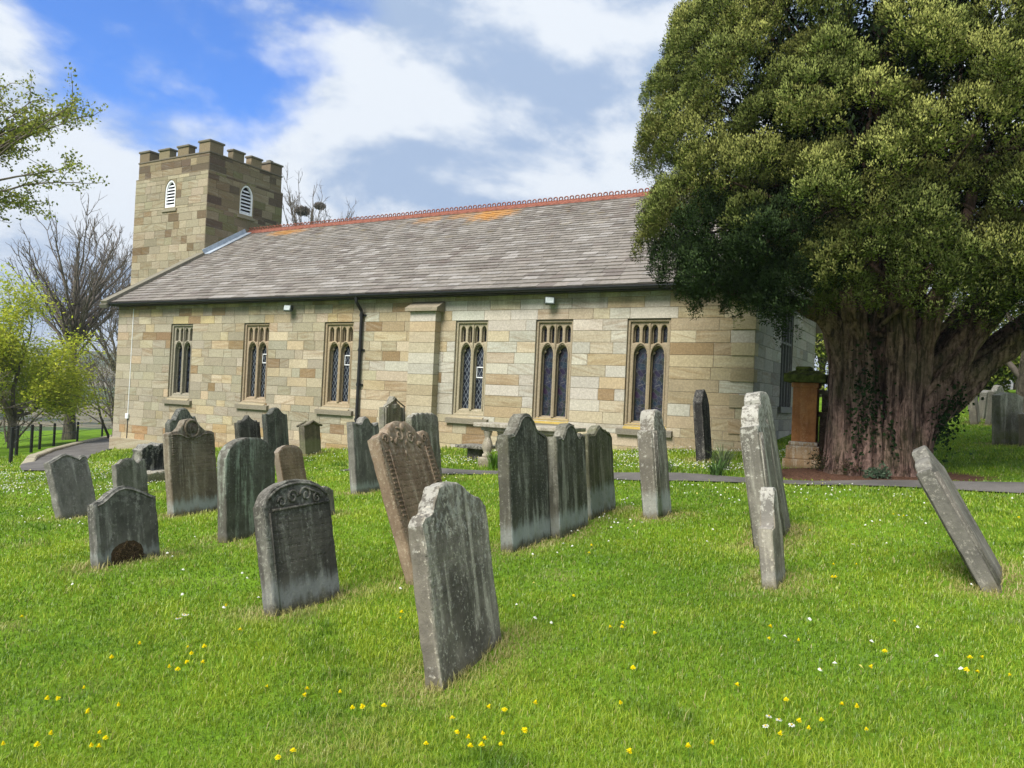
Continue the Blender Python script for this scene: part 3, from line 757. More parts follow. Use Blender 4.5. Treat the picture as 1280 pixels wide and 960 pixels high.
floodlight(-9.95, 4.36, R(25), 'small grey floodlight under the eaves above the second window from the yew')
e = empty('cable', (-28.35, YS - 0.02, gz(-28.35, YS)), label='thin white cable running down the wall to a small white box at the west corner', cat='cable')
zb = e.location.z
m = MB(); m.tube([(0, 0, 4.45 - zb), (0.0, 0, 2.0 - zb), (-0.01, 0, 0.35 - zb)], 0.016, 6); m.build('wire', M['white'], e)
m = MB(); m.box(-0.08, 0.08, -0.07, 0.0, 0.15 - zb, 0.35 - zb, bev=0.012); m.build('junction_box', M['white'], e)
m = MB(); m.tube([(0, 0, 0.15 - zb), (0.0, 0, -0.1)], 0.02, 6); m.build('lower_pipe', M['black'], e)
# ------------------------------------------------------------------ gravestones
def profile(pts):
    u = np.array([p[0] for p in pts]); h = np.array([p[1] for p in pts])
    return lambda x: np.interp(x, u, h)
def arcp(sh, e=0.03):
    return lambda x: sh + (1 - sh) * np.sqrt(np.clip(1 - ((np.asarray(x, float) - 0.5) / (0.5 - e)) ** 2, 0, 1))

def grave_mesh(w, h, t, prof, brk=(), rough=0.006, seed=0, chip=0.0, cham=0.012, below=0.45):
    c = cham
    us = sorted(set(np.round(np.concatenate([np.linspace(0, 1, 27), [c / w, 1 - c / w], [b + d for b in brk for d in (-0.006, 0.006)]]), 4)))
    us = [u for u in us if 0 <= u <= 1]
    vs = np.concatenate([[-1.0, -0.5, 0.0], np.linspace(0.03, 1, 30)])
    vs = np.concatenate([vs[:-1], [0.988, 1.0]])
    nu, nv = len(us), len(vs)
    V = []
    top = prof(np.array(us)) * h
    for side in (0, 1):
        for i, u in enumerate(us):
            for j, v in enumerate(vs):
                z = below * v if v < 0 else v * top[i]
                y = u * w
                edge = min(y, w - y, max(0, top[i] - z))
                x = 0.0 if side == 0 else -t
                if edge < c * 0.9: x += (-1 if side == 0 else 1) * c * 0.8
                p = Vector((y * 5 + seed * 7.3, z * 5, side * 3.1 + seed))
                n1 = mnoise.noise(p); n2 = mnoise.noise(p * 3.7)
                near = 1.0 + 0.5 * math.exp(-edge / 0.03)
                x += rough * .8 * (n1 + 0.4 * n2) * (1 if side == 0 else -1)
                dy = rough * near * mnoise.noise(p * 2.1 + Vector((9, 2, 4))) * 0.8
                dz = rough * near * mnoise.noise(p * 2.3 + Vector((1, 7, 3))) * (1 if v > 0 else 0)
                if chip and v > 0.9:
                    q = mnoise.noise(Vector((y * 11 + seed, 3.3, 0.7)))
                    dz -= chip * max(0, q - 0.05) * (v - 0.9) * 10
                if w < 0.5: dy *= 0.6
                V.append((x, y + dy, z + dz))
    F = []; val = []
    N = nu * nv
    for i in range(nu - 1):
        for j in range(nv - 1):
            a, b, c2, d = i * nv + j, (i + 1) * nv + j, (i + 1) * nv + j + 1, i * nv + j + 1
            F.append((a, b, c2, d)); val.append(0.0); F.append((N + a, N + d, N + c2, N + b)); val.append(0.15)
    for i in range(nu - 1):
        a, b = i * nv + nv - 1, (i + 1) * nv + nv - 1
        F.append((a, b, N + b, N + a)); val.append(1.0)
    for j in range(nv - 1):
        a, b = j, j + 1
        F.append((a, b, N + b, N + a)); val.append(0.7)
        a, b = (nu - 1) * nv + j, (nu - 1) * nv + j + 1
        F.append((b, a, N + a, N + b)); val.append(0.7)
    return V, F, val

G = {   # x, y of the south foot of the east face; yaw; width; height; lean; thickness
'pale_front':(-2.5, 3.671, 9.686, 0.96, 1.14, -10.565, 0.105), 'dark_arch':(-4.459, 4.269, 0.872, 0.745, 1.015, -12.528, 0.12),
'brown_lean':(-4.072, 5.534, 8.0, 0.98, 1.485, -21.223, 0.12), 'fluted':(-9.011, 12.033, 8.0, 1.1, 1.321, -7.856, 0.14),
'scooped':(-8.94, 10.283, 4.0, 0.76, 1.326, -7.796, 0.14), 'urn':(-14.557, 17.834, 2.0, 0.98, 1.637, -3.0, 0.2),
'row_a':(-4.06, 7.159, 0.725, 0.9, 1.452, -5.622, 0.15), 'row_b':(-3.97, 8.079, 4.0, 0.93, 1.304, -5.002, 0.14),
'row_c':(-4.13, 9.315, 6.0, 1.08, 1.21, -5.668, 0.13), 'thin':(-3.314, 9.499, -4.0, 0.46, 1.383, -6.812, 0.2),
'point':(-4.7, 16.324, 4.0, 0.71, 1.558, -5.861, 0.2), 'edge_a':(-1.643, 8.214, 2.0, 0.66, 1.498, -9.246, 0.18),
'edge_b':(-1.692, 8.937, 3.0, 0.72, 1.631, -11.141, 0.18), 'edge_c':(-1.298, 6.68, 0.0, 0.42, 0.805, -6.289, 0.12),
'lean_right':(0.27, 7.446, -6.0, 0.75, 1.27, -29.5, 0.125), 'west_lean':(-11.19, 6.551, 14.0, 0.7, 0.974, -19.063, 0.12),
'west_hollow':(-7.289, 4.651, 6.716, 0.763, 0.785, -10.417, 0.10), 'west_small':(-12.932, 8.547, 8.0, 0.68, 0.682, -8.952, 0.11),
'west_brown':(-9.799, 7.357, 5.449, 0.88, 1.427, -9.407, 0.13), 'west_ornate':(-14.717, 10.98, 8.0, 0.8, 1.571, -8.0, 0.15),
'west_round':(-7.387, 6.271, 8.0, 0.88, 1.198, -4.402, 0.14), 'west_tablet':(-10.064, 9.747, 8.0, 0.66, 0.871, -15.24, 0.13),
'pair_low':(-16.08, 14.004, 8.0, 0.83, 1.308, -9.259, 0.15), 'pair_tall':(-15.612, 14.507, 8.0, 0.85, 1.47, -8.423, 0.16),
'moss_small':(-16.3, 16.477, 8.0, 0.76, 1.012, -6.944, 0.2), 'stub':(-7.739, 8.205, 6.0, 0.31, 0.428, -10.303, 0.1),
'far_white':(-0.518, 31.05, -10.0, 0.75, 1.017, -2.77, 0.15), 'far_thin':(0.302, 26.732, -8.0, 0.7, 1.086, -8.048, 0.2),
'far_back':(0.465, 28.385, -14.0, 0.7, 0.889, 6.0, 0.2), 'far_mid':(0.614, 26.393, -26.0, 0.75, 1.136, 4.0, 0.16),
'far_big':(0.692, 21.124, -35.0, 0.85, 1.193, -2.0, 0.2), 'far_edge':(1.20, 20.776, -35.0, 0.8, 0.781, -3.0, 0.2)}

BLK = ((0.045, 0.046, 0.043), (0.085, 0.085, 0.078), (0.25, 0.265, 0.25))
GRY = ((0.095, 0.095, 0.086), (0.17, 0.168, 0.15), (0.34, 0.35, 0.325))
BRN = ((0.115, 0.087, 0.062), (0.185, 0.145, 0.105), (0.32, 0.29, 0.23))
PAL = ((0.13, 0.122, 0.108), (0.24, 0.228, 0.2), (0.45, 0.44, 0.395))
# name: (object name, label, category, profile, material kwargs, mesh kwargs)
S_ = {
'pale_front': ('pale lichen-crusted gravestone with a chipped humped top, nearest to the camera', [(0,.82),(.06,.855),(.16,.875),(.2,.93),(.28,.985),(.42,1),(.55,.985),(.68,.94),(.8,.9),(.92,.865),(1,.81)], ((.09,.085,.077),(.20,.19,.17),(.43,.42,.38)), dict(streak=.5, fleck=.85, inscr=.25, lichen=.5, edgef=.6, edge=(.095,.09,.08)), dict(rough=.009, chip=.07)),
'dark_arch': ('dark gravestone with a carved arched top and pale foot, left of the nearest one', None, BLK, dict(inscr=.5, streak=.35, band=.24, lichen=.12, edgef=.4, edge=(.12,.11,.10), bandcol=(.27,.28,.275)), dict(rough=.006)),
'brown_lean': ('brown gravestone with a scroll-carved top leaning far back behind the nearest stone', [(0,.90),(.12,.93),(.2,.92),(.26,.96),(.4,1),(.6,1),(.72,.955),(.8,.9),(.9,.935),(1,.91)], BRN, dict(streak=.3, lichen=.12, edgef=.3, edge=(.2,.15,.115), inscr=.9), dict(rough=.008)),
'fluted': ('pale grey gravestone with a weathered fluted top behind the brown leaning stone', [(0,.93),(.1,.98),(.18,.97),(.25,1),(.33,.98),(.42,1),(.52,.985),(.6,1),(.7,.98),(.8,.995),(.9,.98),(1,.93)], GRY, dict(streak=.85, lichen=.25, moss=.3, edgef=.2), dict(rough=.012)),
'scooped': ('grey gravestone with scooped shoulders and a small peak, left of the brown leaning stone', [(0,.93),(.08,.93),(.2,.905),(.33,.915),(.4,.97),(.5,1),(.6,.98),(.68,.915),(.8,.885),(.92,.91),(1,.92)], ((.08,.082,.08),(.14,.143,.14),(.27,.285,.285)), dict(streak=.6, band=.18, lichen=.15, edgef=.2, bandcol=(.3,.34,.32)), dict()),
'urn': ('carved grey gravestone with a relief urn and a stepped peak, beside the downpipe', [(0,.8),(.18,.8),(.22,.84),(.36,.88),(.42,.96),(.5,1),(.58,.96),(.64,.88),(.78,.84),(.82,.8),(1,.8)], GRY, dict(streak=.4, lichen=.15, moss=.4, edgef=.3), dict()),
'row_a': ('tall near-black gravestone with a round top, nearest of the row of three', [(0,.84),(.15,.85),(.25,.9),(.33,.965),(.42,.995),(.5,1),(.57,.99),(.66,.95),(.72,.885),(.85,.85),(1,.82)], ((.042,.045,.04),(.075,.078,.068),(.25,.27,.25)), dict(inscr=.4, streak=.5, band=.27, lichen=.1, moss=.15, edgef=.35, edge=(.14,.125,.10)), dict()),
'row_b': ('near-black scoop-cornered gravestone with an arched head, middle of the row of three', [(0,.88),(.15,.885),(.2,.865),(.26,.9),(.35,.975),(.47,1),(.6,.98),(.68,.905),(.74,.865),(.85,.9),(1,.87)], ((.045,.047,.04),(.08,.082,.07),(.27,.28,.26)), dict(streak=.5, band=.27, lichen=.12, moss=.2, edgef=.35, edge=(.14,.13,.10)), dict()),
'row_c': ('mossy dark gravestone with a large pale foot patch, farthest of the row of three', [(0,.9),(.1,.91),(.25,.905),(.38,.97),(.48,1),(.58,.975),(.62,.955),(.75,.945),(.8,.92),(.9,.905),(1,.85)], ((.06,.062,.043),(.11,.112,.08),(.26,.26,.22)), dict(streak=.4, band=.40, lichen=.1, moss=.5, edgef=.25, edge=(.15,.15,.1)), dict(rough=.008)),
'thin': ('narrow stepped gravestone seen nearly edge-on in front of the window nearest the yew', [(0,.8),(.18,.81),(.22,.93),(.3,.99),(.5,1),(.75,.98),(.85,.86),(1,.8)], GRY, dict(streak=.5, band=.33, lichen=.5, edgef=.45, edge=(.15,.13,.11)), dict()),
'point': ('sooty black pointed gravestone close to the church wall near the east corner', [(0,.8),(.1,.86),(.3,.95),(.5,1),(.7,.95),(.9,.86),(1,.8)], ((.02,.02,.022),(.04,.04,.042),(.3,.3,.29)), dict(streak=.3, lichen=.15, edgef=.1, edge=(.1,.1,.1)), dict()),
'edge_a': ('tall pale gravestone with yellow lichen on its stepped top, edge-on behind the small narrow stone', [(0,.84),(.15,.85),(.2,.93),(.35,.99),(.6,1),(.8,.9),(1,.84)], GRY, dict(streak=.7, lichen=.6, edgef=.5, edge=(.16,.15,.135)), dict()),
'edge_b': ('tallest pale gravestone with a flat white top, standing edge-on behind the yellow-lichened one', [(0,.94),(.12,.985),(.3,1),(.7,1),(.88,.98),(1,.92)], GRY, dict(streak=.8, lichen=.6, edgef=.5, edge=(.18,.175,.16)), dict()),
'edge_c': ('small narrow gravestone with a stepped white top in front of the two tall pale stones', [(0,.60),(.3,.62),(.36,.9),(.45,1),(.7,1),(.8,.7),(1,.6)], PAL, dict(streak=.6, band=.1, lichen=.6, edgef=.6, edge=(.19,.185,.175)), dict()),
'lean_right': ('grey gravestone with a stepped top leaning steeply to the left, alone at the right', [(0,.83),(.14,.84),(.2,.89),(.38,.92),(.43,.98),(.6,1),(.72,.92),(.85,.86),(1,.82)], ((.085,.085,.08),(.14,.14,.13),(.3,.3,.28)), dict(streak=.4, lichen=.14, edgef=.3, edge=(.13,.13,.125)), dict(rough=.005)),
'west_lean': ('grey gravestone with a waved top leaning back beside the tarmac, farthest left', [(0,.88),(.15,.92),(.35,.985),(.45,1),(.6,.965),(.76,.9),(.83,.945),(.93,.955),(1,.9)], ((.1,.104,.1),(.155,.16,.155),(.29,.3,.3)), dict(streak=.45, lichen=.2, edgef=.5, edge=(.08,.08,.075)), dict(rough=.01)),
'west_hollow': ('low dark gravestone with a brown hollow worn in its foot, left foreground', [(0,.80),(.15,.84),(.3,.94),(.4,.985),(.5,1),(.62,.975),(.75,.92),(.88,.86),(1,.82)], ((.06,.062,.06),(.115,.118,.115),(.27,.28,.28)), dict(streak=.55, band=.14, lichen=.2, edgef=.5, edge=(.05,.05,.045)), dict(rough=.009)),
'west_small': ('small worn grey gravestone with a scrolled corner, behind the hollowed stone', [(0,.84),(.12,.86),(.26,.97),(.42,1),(.55,.98),(.66,.87),(.74,.85),(.8,.94),(.94,.95),(1,.85)], ((.09,.093,.09),(.14,.145,.14),(.25,.26,.26)), dict(streak=.4, lichen=.15, edgef=.2), dict(rough=.01)),
'west_brown': ('big brown gravestone with a round medallion at its head and a pale foot', [(0,.84),(.08,.86),(.2,.87),(.3,.92),(.37,.985),(.5,1),(.6,.985),(.68,.925),(.8,.87),(.93,.865),(1,.84)], ((.085,.073,.058),(.145,.127,.1),(.27,.26,.23)), dict(streak=.45, band=.24, lichen=.12, edgef=.35, edge=(.2,.17,.13), inscr=.5), dict()),
'west_ornate': ('dark carved gravestone with a scrolled head rising behind the big brown medallion stone', [(0,.78),(.1,.84),(.2,.83),(.3,.92),(.42,.985),(.55,1),(.68,.97),(.76,.9),(.85,.86),(.92,.88),(1,.8)], ((.06,.064,.062),(.11,.118,.115),(.24,.26,.25)), dict(streak=.4, lichen=.2, edgef=.1, edge=(.08,.08,.08)), dict(rough=.009)),
'west_round': ('large dark round-topped gravestone streaked pale green, between the brown stone and the dark arched one', None, ((.058,.06,.054),(.10,.105,.095),(.24,.29,.265)), dict(inscr=.4, streak=.75, band=.12, lichen=.12, edgef=.45, edge=(.09,.08,.07), bandcol=(.2,.19,.17)), dict()),
'west_tablet': ('small brown round-shouldered gravestone with worn lines, right of the large round-topped one', [(0,.86),(.08,.9),(.2,.965),(.4,1),(.7,.99),(.88,.94),(1,.86)], BRN, dict(streak=.15, lichen=.1, edgef=.5, edge=(.23,.21,.18), inscr=1.2), dict()),
'pair_low': ('lower, crown-topped dark gravestone of the pair under the second window', [(0,.85),(.12,.85),(.15,.9),(.2,.865),(.4,.93),(.5,1),(.6,.93),(.8,.865),(.85,.9),(.9,.85),(1,.85)], BLK, dict(streak=.3, lichen=.1, edgef=.1, edge=(.08,.08,.07)), dict()),
'pair_tall': ('taller round-topped dark gravestone of the pair under the second window', [(0,.88),(.15,.88),(.25,.905),(.38,.98),(.5,1),(.62,.98),(.75,.905),(.85,.875),(1,.87)], ((.045,.05,.048),(.085,.092,.088),(.2,.25,.23)), dict(streak=.4, lichen=.1, edgef=.1, edge=(.08,.08,.07)), dict()),
'moss_small': ('small gabled gravestone with a green mossy foot and a hooded cap, under the third window', [(0,.87),(.1,.885),(.3,.925),(.5,1),(.7,.935),(.9,.89),(1,.86)], ((.075,.07,.055),(.13,.12,.09),(.24,.24,.19)), dict(streak=.2, band=.5, lichen=.1, moss=.4, edgef=.1, bandcol=(.19,.2,.11)), dict()),
'stub': ('tiny double grey footstone half hidden behind the dark arched gravestone', [(0,.8),(.2,.95),(.4,1),(.6,.96),(.8,.9),(1,.8)], GRY, dict(streak=.4, lichen=.3), dict()),
'far_white': ('whitish gravestone far back under the sloping yew limb', [(0,.9),(.5,1),(1,.9)], PAL, dict(streak=.3, lichen=.6), dict()),
'far_thin': ('slim pale gravestone seen edge-on with a knobbly cap, in the far grass to the right', [(0,.93),(.3,.96),(.5,1),(.7,.95),(1,.9)], PAL, dict(streak=.5, lichen=.3, edgef=.4), dict()),
'far_back': ('grey gravestone tilting to the right behind the slim pale edge-on one', [(0,.9),(.5,1),(1,.9)], GRY, dict(streak=.4, lichen=.3), dict()),
'far_mid': ('grey shouldered gravestone between the slim pale one and the broad fluted one', [(0,.82),(.2,.86),(.35,.98),(.5,1),(.65,.97),(.8,.86),(1,.82)], GRY, dict(streak=.5, lichen=.3, moss=.2), dict()),
'far_big': ('broad pale grey gravestone streaked black with a mossy green foot, far right', [(0,.94),(.2,.97),(.3,1),(.7,.99),(1,.93)], ((.11,.11,.09),(.2,.2,.165),(.36,.36,.32)), dict(streak=.7, lichen=.2, moss=.5, edgef=.2, band=.3, bandcol=(.15,.16,.06)), dict()),
'far_edge': ('low brown mossy gravestone cut off by the right edge of the picture', [(0,.9),(.5,1),(1,.9)], BRN, dict(streak=.3, lichen=.15, moss=.6), dict()),
}
PRF = {'dark_arch': arcp(.82), 'west_round': arcp(.80, .012)}
graves = {}
for k, (lab, pts, pal, mk, gk) in S_.items():
    x, y, yaw, w, h, lean, t = G[k]
    mk = dict(mk)
    sd = (sum(map(ord, k)) * 37 % 101) / 9.0
    pr = PRF.get(k) or profile(pts)
    brk = [p[0] for p in pts[1:-1]] if pts else ()
    V, F, val = grave_mesh(w, h, t, pr, brk, seed=sd, **gk)
    mat = mk_grave('gravestone_' + k, *pal, seed=sd, h=h, **mk)
    me = mesh_from('gravestone', V, F, [mat], fval=val, smooth=True); me.set_sharp_from_angle(angle=R(38))
    dx, dy = -math.sin(R(yaw)), math.cos(R(yaw))
    z = (gz(x, y) + gz(x + dx * w, y + dy * w)) / 2
    o = link('gravestone', me, None, (x, y, z), (0, R(lean), R(yaw)))
    tag(o, lab, 'gravestone', 'gravestones in the churchyard')
    graves[k] = (o, mat, w, h, t)

# --- carving on the ones that show it
def spiral(cy, cz, r, turns, sgn=1, x=0.004, n=26, a0=0.0):
    return [(x, cy + sgn * r * (1 - 0.8 * i / n) * math.cos(a0 + turns * 2 * math.pi * i / n), cz + r * (1 - 0.8 * i / n) * math.sin(a0 + turns * 2 * math.pi * i / n)) for i in range(n + 1)]
def carve(k, name, mb): 
    if k == 'brown_lean': mb.v = [(v[0] * .55, v[1], v[2]) for v in mb.v]
    o, mat, w, h, t = graves[k]
    if name != 'scroll_carving': mb.build(name, mat, o, smooth=True); return
    par = list(range(len(mb.v)))                      # each carved scroll or leaf is a part of its own
    def find(i):
        while par[i] != i: par[i] = par[par[i]]; i = par[i]
        return i
    for fc in mb.f:
        for i in fc[1:]: par[find(i)] = find(fc[0])
    isl = {}
    for fc in mb.f: isl.setdefault(find(fc[0]), []).append(fc)
    for fs in isl.values():
        ids = sorted({i for fc in fs for i in fc}); mp = {i: n for n, i in enumerate(ids)}
        m2 = MB(); m2.add([mb.v[i] for i in ids], [tuple(mp[i] for i in fc) for fc in fs]); m2.build('carved_scroll', mat, o, smooth=True)
o, mat, w, h, t = graves['brown_lean']
m = MB(); 
m.tube(spiral(w * .40, h * .905, .075, 1.2, -1, a0=1.2), .013, 6); m.tube(spiral(w * .60, h * .885, .06, 1.1, 1, a0=2.2), .012, 6); m.tube(spiral(w * .14, h * .88, .05, 1.2, -1), .011, 6); m.tube(spiral(w * .87, h * .87, .05, 1.2), .011, 6)
rc = np.random.RandomState(6)
for i in range(11):                                   # worn leafage
    y0_, z0_ = w * rc.uniform(.2, .8), h * rc.uniform(.76, .95); a_ = rc.uniform(0, 6.28); L_ = rc.uniform(.03, .07)
    m.tube([(0.0, y0_, z0_), (0.010, y0_ + L_ * .5 * math.cos(a_), z0_ + L_ * .5 * math.sin(a_) + .01), (0.0, y0_ + L_ * math.cos(a_), z0_ + L_ * math.sin(a_))], np.array([.006, .014, .005]), 6)
for (cy, cz, r) in ((.50, .955, .045), (.30, .86, .03), (.72, .84, .03)):
    b = bmesh.new(); bmesh.ops.create_icosphere(b, subdivisions=2, radius=1)
    for v in b.verts: v.co = Vector((v.co.x * 0.028, w * cy + v.co.y * r, h * cz + v.co.z * r))
    m.bm(b)
carve('brown_lean', 'scroll_carving', m)
for cy in (.10, .90):
    m = MB()
    for i in range(15):
        z = h * (.40 + .40 * i / 14); s = 0.006
        m.box(-.006, .014, w * cy - .03, w * cy + .03, z, z + .018, bev=.004)
    m.tube([(0.002, w * cy + (.05 if cy < .5 else -.05), 0.05), (0.002, w * cy + (.05 if cy < .5 else -.05), h * .82)], .010, 6)
    carve('brown_lean', 'beaded_border', m)
o, mat, w, h, t = graves['west_brown']
m = MB(); cz = h * .89
m.tube([(0.004, w * .5 + .125 * math.cos(a), cz + .125 * math.sin(a)) for a in np.linspace(0, 2 * math.pi, 30)], .02, 6)
for i in range(5): m.tube([(0.0, w * .5 + (i - 2) * .04, cz - .07), (0.006, w * .5 + (i - 2) * .036, cz + .07)], .012, 5)
m.tube([(0.004, w * .1, h * .835), (0.004, w * .24, h * .83), (.004, w * .36, h * .80), (.004, w * .5, h * .785), (.004, w * .64, h * .80), (.004, w * .76, h * .83), (.004, w * .9, h * .835)], .012, 6)
carve('west_brown', 'medallion', m)
for cy in (.085, .915):
    m = MB()
    for i in range(9): m.box(-.006, .012, w * cy - .022, w * cy + .022, h * (.62 + .2 * i / 8), h * (.62 + .2 * i / 8) + .02, bev=.004)
    carve('west_brown', 'beaded_border', m)
o, mat, w, h, t = graves['dark_arch']
m = MB()
m.tube([(0.003, w * .12, h * .775), (0.003, w * .97, h * .79)], .012, 6)
m.tube([(0.003, w * u, h * (arcp(.82)(u) - .035)) for u in np.linspace(.08, .94, 24)], .012, 6)
for (cy, cz, r, s) in ((.42, .86, .06, 1), (.62, .87, .065, -1), (.78, .83, .05, 1), (.26, .83, .045, -1)): m.tube(spiral(w * cy, h * cz, r, 1.3, s), .011, 6)
m.tube([(0.003, w * .86, h * .84), (0.006, w * .74, h * .89), (0.003, w * .6, h * .93)], .011, 6)
carve('dark_arch', 'scroll_carving', m)
m = MB(); m.tube([(-.002, w * .085, .02), (-.002, w * .085, h * .76)], .008, 6); carve('dark_arch', 'edge_moulding', m)
for k, pr in (('row_a', None), ('row_b', None), ('scooped', None), ('west_ornate', None), ('west_hollow', None), ('west_lean', None), ('row_c', None), ('pair_tall', None)):
    o, mat, w, h, t = graves[k]; pf = profile(S_[k][1])
    m = MB(); m.tube([(0.001, w * u, h * pf(u) - .035) for u in np.linspace(.07, .93, 26)], .011, 6); carve(k, 'head_moulding', m)
o, mat, w, h, t = graves['urn']
m = MB(); m.lathe([(.0, -.16), (.05, -.15), (.03, -.10), (.09, -.02), (.13, .05), (.10, .10), (.12, .12), (.02, .16)], 16, (0.0, w * .5, h * .77)); carve('urn', 'relief_urn', m)
m = MB()
for y in (.03, w - .09): m.box(-.01, .05, y, y + .06, 0.1, h * .8, bev=.01)
carve('urn', 'pilaster', m)
m = MB(); m.tube([(0.03, w * .02, h * .81), (0.03, w * .35, h * .90), (0.03, w * .5, h * .97), (.03, w * .65, h * .90), (.03, w * .98, h * .81)], .022, 6); carve('urn', 'head_moulding', m)
o, mat, w, h, t = graves['moss_small']
m = MB()
m.tube([(0.035, -.03, h * .86), (0.035, w * .2, h * .885), (0.035, w * .5, h * .99), (.035, w * .8, h * .895), (.035, w + .03, h * .86)], .035, 6)
m.tube([(-t - .02, -.03, h * .86), (-t - .02, w * .5, h * .99), (-t - .02, w + .03, h * .86)], .035, 6); carve('moss_small', 'hooded_cap', m)
o, mat, w, h, t = graves['far_thin']
m = MB(); m.tube([(-.1, w * .3, h * .96), (-.1, w * .4, h * 1.03), (-.1, w * .5, h * 1.1)], np.array([.07, .06, .03]), 7); carve('far_thin', 'finial', m)
for k in ('edge_a', 'edge_b', 'thin', 'lean_right'):       # grooved moulding down both faces
    o, mat, w, h, t = graves[k]
    m = MB()
    for xx in (0.002, -t - .002):
        for u in (.07, .16, .27): m.tube([(xx, w * u, .02), (xx, w * u, h * .8)], .014, 6)
    carve(k, 'edge_moulding', m)
# the hollow at the foot of the low stone: crumbled brown stone and dead stems
o, mat, w, h, t = graves['west_hollow']
m = MB(); rh = np.random.RandomState(4)
b = bmesh.new(); bmesh.ops.create_icosphere(b, subdivisions=4, radius=1)
for v in b.verts:
    n = mnoise.noise(v.co * 7) * 0.5
    v.co = Vector((v.co.x * 0.007 * (1 + n), w * .47 + v.co.y * (.20 + .03 * n), .08 + max(v.co.z * (.14 + .03 * n), -.1)))
m.bm(b, (0.06, 0.042, 0.025))
for i in range(260):
    a = rh.uniform(0, math.pi); r = rh.uniform(0, 1) ** .5
    y = w * .47 + .18 * r * math.cos(a); z = .04 + .15 * r * math.sin(a)
    d = rh.normal(0, .022, 3); m.tube([(.004, y, z), (.010 + abs(d[0]) * .25, y + d[1], z + d[2])], .0025, 3, tuple(np.array((0.13, 0.09, 0.05)) * rh.uniform(.3, 1.4)), cap=False)
t_ = NT('crumbled_brown'); t_.principled(t_.attr('col'), 0.95, 0.05)
m.build('hollow', t_.mat, o)

# --- low black and white stone on a broken pale base, left of the big brown stone
z0 = gz(-15.3, 10.9)
e = empty('broken_tomb', (-15.3, 10.9, z0), (0, 0, R(8)), 'black crusted tomb stub on a crumbling pale base, left of the medallion stone', 'tomb')
V, F, val = grave_mesh(1.05, .66, .3, profile([(0,.8),(.12,.93),(.25,.98),(.35,.93),(.45,1),(.6,.95),(.75,.99),(.9,.9),(1,.75)]), rough=.04, seed=3, below=.1)
o = link('upright_block', mesh_from('upright_block', V, F, [mk_grave('sooty_block', (.025,.028,.028), (.06,.065,.065), (.35,.36,.35), .5, .12, .35, seed=2, h=.66, bandcol=(.5,.5,.47))], fval=val), e, (0.15, -.45, .14))
V, F, val = grave_mesh(1.5, .26, .75, profile([(0,.7),(.2,.95),(.5,.85),(.7,1),(.9,.8),(1,.6)]), rough=.035, seed=7, below=.2)
link('base_block', mesh_from('base_block', V, F, [mk_grave('crumbled_base', (.12,.11,.085), (.24,.22,.17), (.5,.5,.47), .3, 0, .5, .35, seed=6, h=.26)], fval=val), e, (0.45, -.65, 0))

# --- table tomb: slab on balusters
pale = mk_grave('table_tomb_stone', (.2,.19,.165), (.33,.315,.275), (.48,.47,.43), .3, 0, .3, .15, seed=5, h=.9)
z0 = gz(-8.4, 15.3)
e = empty('table_tomb', (-8.4, 15.3, z0), (0, 0, R(2)), 'pale stone table tomb with a slab on bulbous balusters beside the path', 'tomb')
m = MB(); m.box(-1.15, 1.15, -.52, .52, .78, .87, bev=.02); m.build('slab', pale, e)
m = MB(); m.box(-1.0, 1.0, -.42, .42, .70, .778, bev=.02); m.box(-1.03, 1.03, -.45, .45, -.3, .10, bev=.02); m.build('plinth', pale, e)
for sx in (-.88, .88):
    for sy in (-.30, .30):
        m = MB(); m.lathe([(.09, .10), (.11, .12), (.11, .16), (.07, .19), (.10, .25), (.125, .33), (.115, .40), (.08, .50), (.06, .57), (.085, .60), (.085, .64), (.10, .66), (.10, .70)], 20, (sx, sy, 0)); m.build('baluster', pale, e, smooth=True)
m = MB(); m.box(-.66, .66, -.26, .26, .10, .70, bev=.02); m.build('core_panel', pale, e)
z1 = gz(-10.45, 16.4)
m = MB(); m.box(-.4, .4, -.4, .4, .30, .38, bev=.015); m.box(-.18, .18, -.18, .18, -.1, .30, bev=.02)
o = m.build('low_ledger', mk_grave('dark_ledger', (.05,.05,.048), (.1,.1,.09), (.3,.3,.27), .3, 0, .3, seed=8, h=.4), loc=(-10.45, 16.4, z1)); tag(o, 'small low dark-topped ledger stone left of the table tomb', 'ledger stone')

# --- red sandstone pedestal with a mossy cap, between the east wall and the yew
z0 = gz(-2.75, 16.35)
e = empty('pedestal_monument', (-2.75, 16.35, z0), (0, 0, R(3)), 'square red sandstone pedestal with a mossy green cap beside the yew trunk', 'monument')
m = MB(); m.box(-.36, .36, -.36, .36, -.3, .16, bev=.02); m.box(-.31, .31, -.31, .31, .16, .42, bev=.03); m.box(-.27, .27, -.27, .27, .42, .50, bev=.03)
m.build('plinth', mk_grave('worn_sandstone', (.24,.16,.09), (.33,.24,.15), (.5,.48,.42), .3, .0, .6, seed=1, h=.5), e)
m = MB(); m.box(-.225, .225, -.225, .225, .50, 1.66, bev=.012); m.box(-.255, .255, -.255, .255, 1.56, 1.66, bev=.02); m.build('shaft', M['sand'], e)
m = MB(); rh = np.random.RandomState(2)
b = bmesh.new(); bmesh.ops.create_grid(b, x_segments=22, y_segments=22, size=.40)
for v in b.verts:
    r = max(abs(v.co.x), abs(v.co.y)) / .40
    v.co.z = 1.80 + .12 * (1 - r ** 2) + .03 * mnoise.noise(v.co * 12) + .015 * mnoise.noise(v.co * 40)
m.bm(b); m.box(-.39, .39, -.39, .39, 1.66, 1.81, bev=.03); m.box(-.20, .10, -.2, .2, 1.88, 1.98, bev=.04)
m.build('cap', M['mossy'], e)
